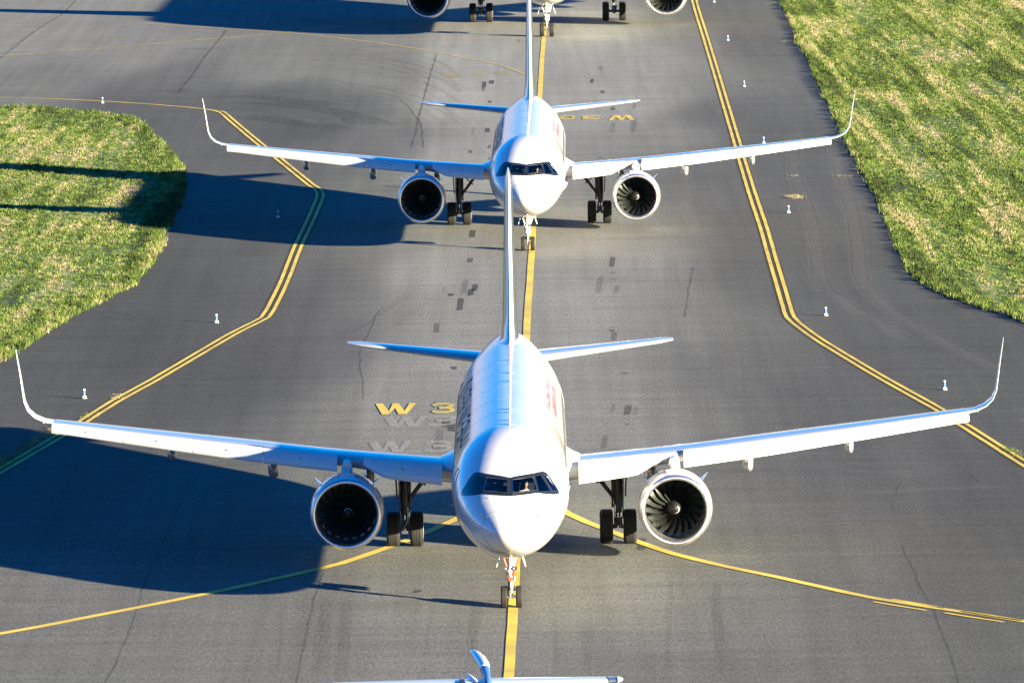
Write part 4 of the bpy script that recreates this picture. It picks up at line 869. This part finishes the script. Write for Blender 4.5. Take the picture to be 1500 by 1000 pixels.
    for sd in (-1, 1):
        hm = MB(); rr = []
        for i in range(13):
            t = i/12; y = H['y0']+(H['y1']-H['y0'])*t; s_ = H['s0']+(H['s1']-H['s0'])*t; c_ = H['c0']+(H['c1']-H['c0'])*t; z = H['z0']+(H['z1']-H['z0'])*t
            if i == 12: s_ += .25; c_ *= .6
            rr.append(wing_ring(y, s_-G, z, c_, .10, -.01, side=sd, camber=0))
        hm.loft(rr, True, True); hm.build('tailplane', M_['wingtop'], root, 40)
    return root, F, bvh
def wheel(x, y, r, w_, par):
    mb = MB(); k = r; prof = [(-.5, .55), (-.5, .80), (-.46, .92), (-.36, .985), (-.30, 1.0), (-.22, 1.0), (-.21, .975), (-.19, .975), (-.18, 1.0), (-.02, 1.0), (-.01, .975), (.01, .975), (.02, 1.0), (.18, 1.0), (.19, .975), (.21, .975), (.22, 1.0), (.30, 1.0), (.36, .985), (.46, .92), (.5, .80), (.5, .55)]
    mb.lathe([(a_*w_, b_*r) for a_, b_ in prof], (x, y, r), 44, 'X')
    n0 = len(mb.f); mb.lathe([(-.42*w_, .06*r), (-.40*w_, .12*r), (-.28*w_, .45*r), (-.47*w_, .52*r), (-.5*w_, .56*r)], (x, y, r), 28, 'X', 1, True); mb.lathe([(.42*w_, .06*r), (.40*w_, .12*r), (.28*w_, .45*r), (.47*w_, .52*r), (.5*w_, .56*r)], (x, y, r), 28, 'X', 1, True)
    mb.build('wheel', [M_['rub'], M_['gearw']], par, 30)
A321 = dict(K=1, dz=0, L=44.51, cyl=31.0, letters=True, red=True,
    ant=[(7.4, .30, 1), (8.6, .14, 1), (12.2, .32, 1), (21.5, .3, 1), (24.5, .3, 1), (29, .14, 1), (11.2, .1, 1)],
    wing=dict(rt=(16.2, 6.3), sec=[(0, 15.4, 7.3, 3.18, .14, .045), (2.2, 16.5, 6.0, 3.27, .14, .04), (6.4, 18.75, 3.9, 3.53, .13, .02), (9.1, 20.2, 3.35, 3.72, .125, .01), (12.7, 22.1, 2.55, 3.98, .115, .0), (16.35, 24.05, 1.7, 4.26, .105, -.01)],
        slats=[(2.38, 5.15, .55), (6.08, 8.72, 0), (8.74, 11.25, 0), (11.27, 13.8, 0), (13.82, 16.42, 0)], sk=lambda y: float(np.interp(y, [2.3, 5, 6, 9, 16.4], [1.18, 1.02, .92, .82, .55])), lift=lambda y: float(np.interp(y, [2.3, 6, 9], [.13, .06, .0])),
        pods=[(5.0, 1.0), (8.44, .95), (12.1, .8)],
        winglet=[(16.30, 4.27, 24.05, 1.68), (16.75, 4.33, 24.4, 1.45), (17.10, 4.45, 24.75, 1.28), (17.36, 4.66, 25.05, 1.15), (17.50, 4.95, 25.3, 1.03), (17.58, 5.35, 25.6, .9), (17.68, 5.9, 26.0, .72), (17.80, 6.45, 26.45, .5), (17.86, 6.72, 26.8, .28)]),
    eng=dict(y=5.74, s=16.3, z=1.83, k=1.015), mg=dict(y=3.795, s=21.98, r=.62, w=.47, sep=.84, top=3.15, k=1),
    ng=dict(r=.37, w=.215, sep=.50, k=1),
    fin=[(5.55, 33.6, 9.0, 1.05), (5.92, 35.2, 7.3, .66), (6.5, 36.4, 6.2, .56), (11.6, 41.0, 2.75, .27), (11.88, 41.6, 1.9, .08)],
    stab=dict(y0=.3, y1=6.22, s0=37.7, s1=41.5, c0=4.1, c1=1.55, z0=4.92, z1=5.33))
jet1, F1, bvh1 = build_jet('jet_airliner', A321, -.122, 248.56, .0015, 'white narrowbody jet nearest the camera with its nose wheel on the yellow centre line', 'airplane', 'airliners taxiing in line')
A321b = dict(A321); A321b['red'] = False; A321b['ant'] = [(7.0, .3, 1), (7.9, .12, 1), (12.0, .3, 1), (20, .3, 1), (26, .14, 1)]
jet2, F2, bvh2 = build_jet('jet_airliner', A321b, .893, 388.55, .0087, 'white narrowbody jet second in line behind the tall fin of the nearest jet', 'airplane', 'airliners taxiing in line')
K3 = 1.43
A330 = dict(K=K3, dz=-.12, L=58.8, cyl=40, far=True, darkfin=False,
    ant=[(12, .4, 1), (20, .4, 1)],
    wing=dict(rt=(21, 9), sec=[(0, 19.0, 12.5, 4.3, .13, .06), (3.0, 20.8, 10.6, 4.4, .13, .05), (9.4, 25.0, 7.3, 4.85, .12, .035), (18, 30.7, 4.6, 5.7, .11, .02), (29.0, 37.8, 2.4, 6.9, .10, .01)],
        slats=[(3.3, 8.6, .4), (10.1, 16.2, 0), (16.25, 22.5, 0), (22.55, 28.8, 0)], sk=lambda y: float(np.interp(y, [3, 10, 28], [1.7, 1.5, .9])), lift=lambda y: 0,
        pods=[(8.0, 1.6), (13, 1.5), (19, 1.2)],
        winglet=[(28.95, 6.9, 37.8, 2.35), (29.6, 7.1, 38.3, 1.9), (30.1, 7.4, 38.8, 1.6), (30.5, 7.9, 39.3, 1.35), (30.8, 8.6, 39.9, 1.0), (31.0, 9.3, 40.6, .6)]),
    eng=dict(y=9.45, s=19.6, z=2.55, k=1.37), mg=dict(y=5.38, s=30.0, r=.72, w=.54, sep=1.36, top=4.2, k=1.3, bogie=1.98),
    ng=dict(r=.53, w=.36, sep=.76, k=1.35),
    fin=[(8.0, 44.5, 12, 1.6), (8.5, 46.0, 10, .95), (9.4, 47.5, 8.5, .8), (16.7, 54.2, 3.6, .38), (17.3, 55.2, 2.2, .1)],
    stab=dict(y0=.4, y1=9.7, s0=48.5, s1=55.0, c0=6.3, c1=2.3, z0=7.0, z1=8.0))
jet3, F3, bvh3 = build_jet('widebody_airliner', A330, 3.02, 584.19, .0085, 'large widebody jet at the top edge showing only its nose, wheels and engine undersides', 'airplane', 'airliners taxiing in line')
# pilots: things inside the cockpits
for j, (X0, Y0, a) in enumerate(((-.122, 248.56, .0015), (.893, 388.55, .0087))):
    for q, (x, lean, reach) in enumerate(((-.52, .12, .30), (.52, .05, .24))):
        loc = Vector((X0, Y0, 0))+Matrix.Rotation(-a, 3, 'Z') @ Vector((x, 3.45-NG, 3.53))
        which = ('nearest jet', 'second jet')[j]; side = ('left front pane', 'right front pane')[q]
        seated_person('person', loc, -a, f'pilot in white shirt in the {which} cockpit, behind its {side}', lean, reach)

# ------------------------------------------------------------ twin turboprop, only its T-tail reaches into the photo
def turboprop():
    X0, Y0, a = -1.08, 181.4, -.062; root = empty('turboprop_airliner', (X0, Y0, 0), -a)      # origin under the leading edge of the T-tail
    tag(root, 'white turboprop at the bottom edge showing only its T-tail and blue fin cap', 'airplane')
    L_ = 25.0                                                    # nose lies L_ ahead of the tail leading edge
    zt = pch([(0, 2.1), (.6, 2.6), (2, 3.1), (3.6, 3.55), (20, 3.55), (27, 3.6)]); zb = pch([(0, 2.1), (.6, 1.6), (2, 1.05), (3.6, .85), (17, .85), (22, 1.9), (27, 3.1)]); wd = pch([(0, 0.02), (.6, .6), (2, 1.15), (3.6, 1.43), (17, 1.43), (22, .9), (27, .15)])
    mb = MB(); rings = []
    for i in range(61):
        s = 27*(i/60)**1.15; t_, b_, w_ = zt(s), zb(s), max(wd(s), .02); rings.append([Vector((w_*math.sin(2*math.pi*j/40), s-L_, (t_+b_)/2+(max(t_-b_, .05))/2*math.cos(2*math.pi*j/40))) for j in range(40)])
    mb.loft(rings); fu = mb.build('fuselage', M_['white'], root, 50)
    wm = MB(); wm.add([(-.75, 1.55-L_, 2.75), (.75, 1.55-L_, 2.75), (.62, 2.05-L_, 3.12), (-.62, 2.05-L_, 3.12)], [(0, 1, 2, 3)]); wm.build('cockpit_window', M_['sideglass'], fu)
    for sd in (-1, 1):
        wg = MB(); wg.loft([wing_ring(y, s-L_, z, c, .15, .03, side=sd) for y, s, z, c in ((0, 10.2, 3.5, 2.7), (4.8, 10.2, 3.5, 2.7), (13.3, 10.75, 3.85, 1.55), (13.5, 10.95, 3.86, 1.1))]); wo = wg.build('wing', M_['white'], root, 40)
        nc = MB(); nc.lathe([(-2.0, .22), (-1.8, .38), (-1.2, .48), (0, .52), (1.8, .48), (3.2, .2)], (4.05*sd, 10.4-L_, 3.1), 28, cap=True); no = nc.build('engine_nacelle', M_['white'], root, 40)
        pr = MB(); pr.lathe([(-.5, .01), (-.4, .12), (-.15, .24), (.05, .28)], (4.05*sd, 8.4-L_, 3.1), 24, cap=True)
        for b in range(6):
            t = b*math.pi/3+.2; rr = []
            for r_, c_, sw in ((.2, .12, 0), (.6, .3, 0), (1.2, .34, .04), (1.7, .26, .14), (1.96, .10, .26)):
                u = Vector((math.sin(t), 0, math.cos(t))); v = Vector((math.cos(t), 0, -math.sin(t))); o_ = Vector((4.05*sd, 8.25-L_, 3.1))+u*r_+v*sw
                rr.append([o_-v*c_/2+Vector((0, .06, 0)), o_+Vector((0, -.02, 0)), o_+v*c_/2-Vector((0, .06, 0)), o_+Vector((0, .02, 0))])
            pr.loft(rr)
        pr.build('propeller', M_['dark'], no, 40)
        gm = MB(); gm.box((2.0*sd, 12.0-L_, 1.0), (1.0, 4.2, .7)); gm.tube([(2.05*sd, 12-L_, .9), (2.05*sd, 12-L_, .43)], .09, 10); gp = gm.build('main_gear', M_['white'], root, 30)
        for q in (-1, 1): wheel((2.05+.24*q)*sd, 12-L_, .43, .28, gp)
    ng = MB(); ng.tube([(0, 1.9-L_, 1.1), (0, 1.9-L_, .3)], .06, 10); ngo = ng.build('nose_gear', M_['gearw'], root)
    for q in (-1, 1): wheel(q*.19, 1.9-L_, .27, .17, ngo)
    fm = MB(); fm.loft([[Vector((b*th/2, s+a_*c, z)) for a_, b in ((0, 0), (.04, .4), (.12, .75), (.3, 1), (.6, .8), (1, .05), (.6, -.8), (.3, -1), (.12, -.75), (.04, -.4))] for z, s, c, th in ((3.3, -6.5, 8.8, .3), (3.8, -3.6, 6.0, .42), (5.3, -1.7, 3.9, .36), (6.95, -.25, 2.35, .28))]); fo = fm.build('tail_fin', M_['white'], root, 35)
    # tailplane
    for sd in (-1, 1):
        hm = MB(); hm.loft([wing_ring(y, s, 7.0+dz_, c, .12, .0, side=sd, camber=0) for y, s, c, dz_ in ((.0, -.02, 1.75, 0), (.35, 0, 1.7, 0), (3.18, .42, 1.05, 0), (3.36, .45, 1.0, 0))]); ho = hm.build('tailplane', M_['white'], root, 40)
        em = MB(); em.loft([wing_ring(y, s, 7.01, c, .13, 0, side=sd, camber=0) for y, s, c in ((3.38, .46, .95), (3.60, .56, .8))]); em.build('elevator_horn', M_['slate'], ho, 40)
        cm = MB(); cm.loft([wing_ring(y, s, 7.015, c, .16, 0, side=sd, camber=0) for y, s, c in ((3.61, .5, .85), (3.71, .62, .6), (3.75, .72, .35))]); cm.build('tip_cap', M_['white'], ho, 40)
        am = MB(); am.tube([(3.6*sd, .7, 7.02), (3.85*sd, 1.3, 7.0)], .012, 5); am.build('static_wick', M_['dark'], ho)
    # fin cap: fixed blue fairing, then the rudder cap deflected to the photo's left
    def blade(pts, name, m):
        b = MB(); b.loft([[Vector((x+.16+w_*math.sin(t)*.5, y, z+h_*math.cos(t)*.5)) for t in [2*math.pi*j/14 for j in range(14)]] for x, y, z, w_, h_ in pts]); return b.build(name, m, fo, 50)
    blade([(.22, -.35, 7.06, .05, .06), (.23, -.1, 7.09, .22, .20), (.25, .6, 7.12, .18, .2), (.26, 1.2, 7.15, .20, .2), (.27, 1.9, 7.20, .26, .22), (.26, 2.5, 7.24, .20, .2)], 'fin_cap', M_['blueprop'])
    blade([(.27, 1.8, 7.21, .24, .20), (.26, 2.4, 7.24, .30, .24), (.22, 3.0, 7.27, .30, .24), (.16, 3.6, 7.30, .24, .20), (.09, 4.0, 7.31, .15, .14), (.05, 4.3, 7.32, .03, .05)], 'rudder_cap', M_['white'])
    blade([(-.02, .15, 7.08, .10, .1), (-.10, .5, 7.13, .14, .12), (-.18, .8, 7.17, .12, .1), (-.22, 1.05, 7.20, .03, .04)], 'trim_tab', M_['white'])
    aw = MB(); aw.tube([(.24, 4.0, 7.38), (.25, 4.2, 7.6)], .01, 5); aw.build('static_wick', M_['dark'], fo)
    sw = MB(); sw.box((-.22, .2, 7.03), (.12, .8, .2)); sw.build('hinge_bracket', M_['dark'], fo)
turboprop()

# ------------------------------------------------------------ taxiway edge markers
def marker(first=[None]):
    root = empty('edge_marker', (0, 0, 0))
    b = MB(); b.lathe([(0.004, .13), (.04, .12), (.06, .10), (.06, .02)], (0, 0, 0), 24, 'Z', cap=True); b.build('base', M_['concrete'], root)
    b = MB(); b.lathe([(.06, .10), (.10, .09), (.12, .055)], (0, 0, 0), 16, 'Z', cap=True); b.build('socket', M_['whitepl'], root)
    b = MB(); b.lathe([(.12, .058), (.355, .054)], (0, 0, 0), 16, 'Z', cap=True); b.build('post', M_['bluepost'], root)
    b = MB(); b.lathe([(.355, .056), (.395, .054), (.405, .04), (.41, .01)], (0, 0, 0), 16, 'Z', cap=True); b.build('cap', M_['whitepl'], root)
    return root
mk0 = marker()
lab = ['blue edge marker standing alone behind the near jet\'s left winglet', 'blue edge marker beside the bend of the left double line', 'blue edge marker in the shadow of the second jet', 'blue edge marker above the left grass by the thin yellow line',
 'blue edge marker right of the line near the near jet\'s right winglet', 'blue edge marker beside the bend of the right double line', 'blue edge marker below the dry weed tuft on the right', 'blue edge marker just above the second jet\'s right wing',
 'blue edge marker next up the right line above the second jet\'s wing', 'blue edge marker second from the top beside the right line', 'blue edge marker at the top edge of the photo beside the right line']
for i, (x, y) in enumerate(MARKERS):
    if i == 0: r = mk0
    else:
        r = mk0.copy(); C.objects.link(r)
        for ch in list(mk0.children): c = ch.copy(); C.objects.link(c); c.parent = r
    r.location = (x, y, 0); r.rotation_euler = (0, 0, random.uniform(0, 3)); tag(r, lab[i], 'marker', 'blue markers along the taxiway edge')
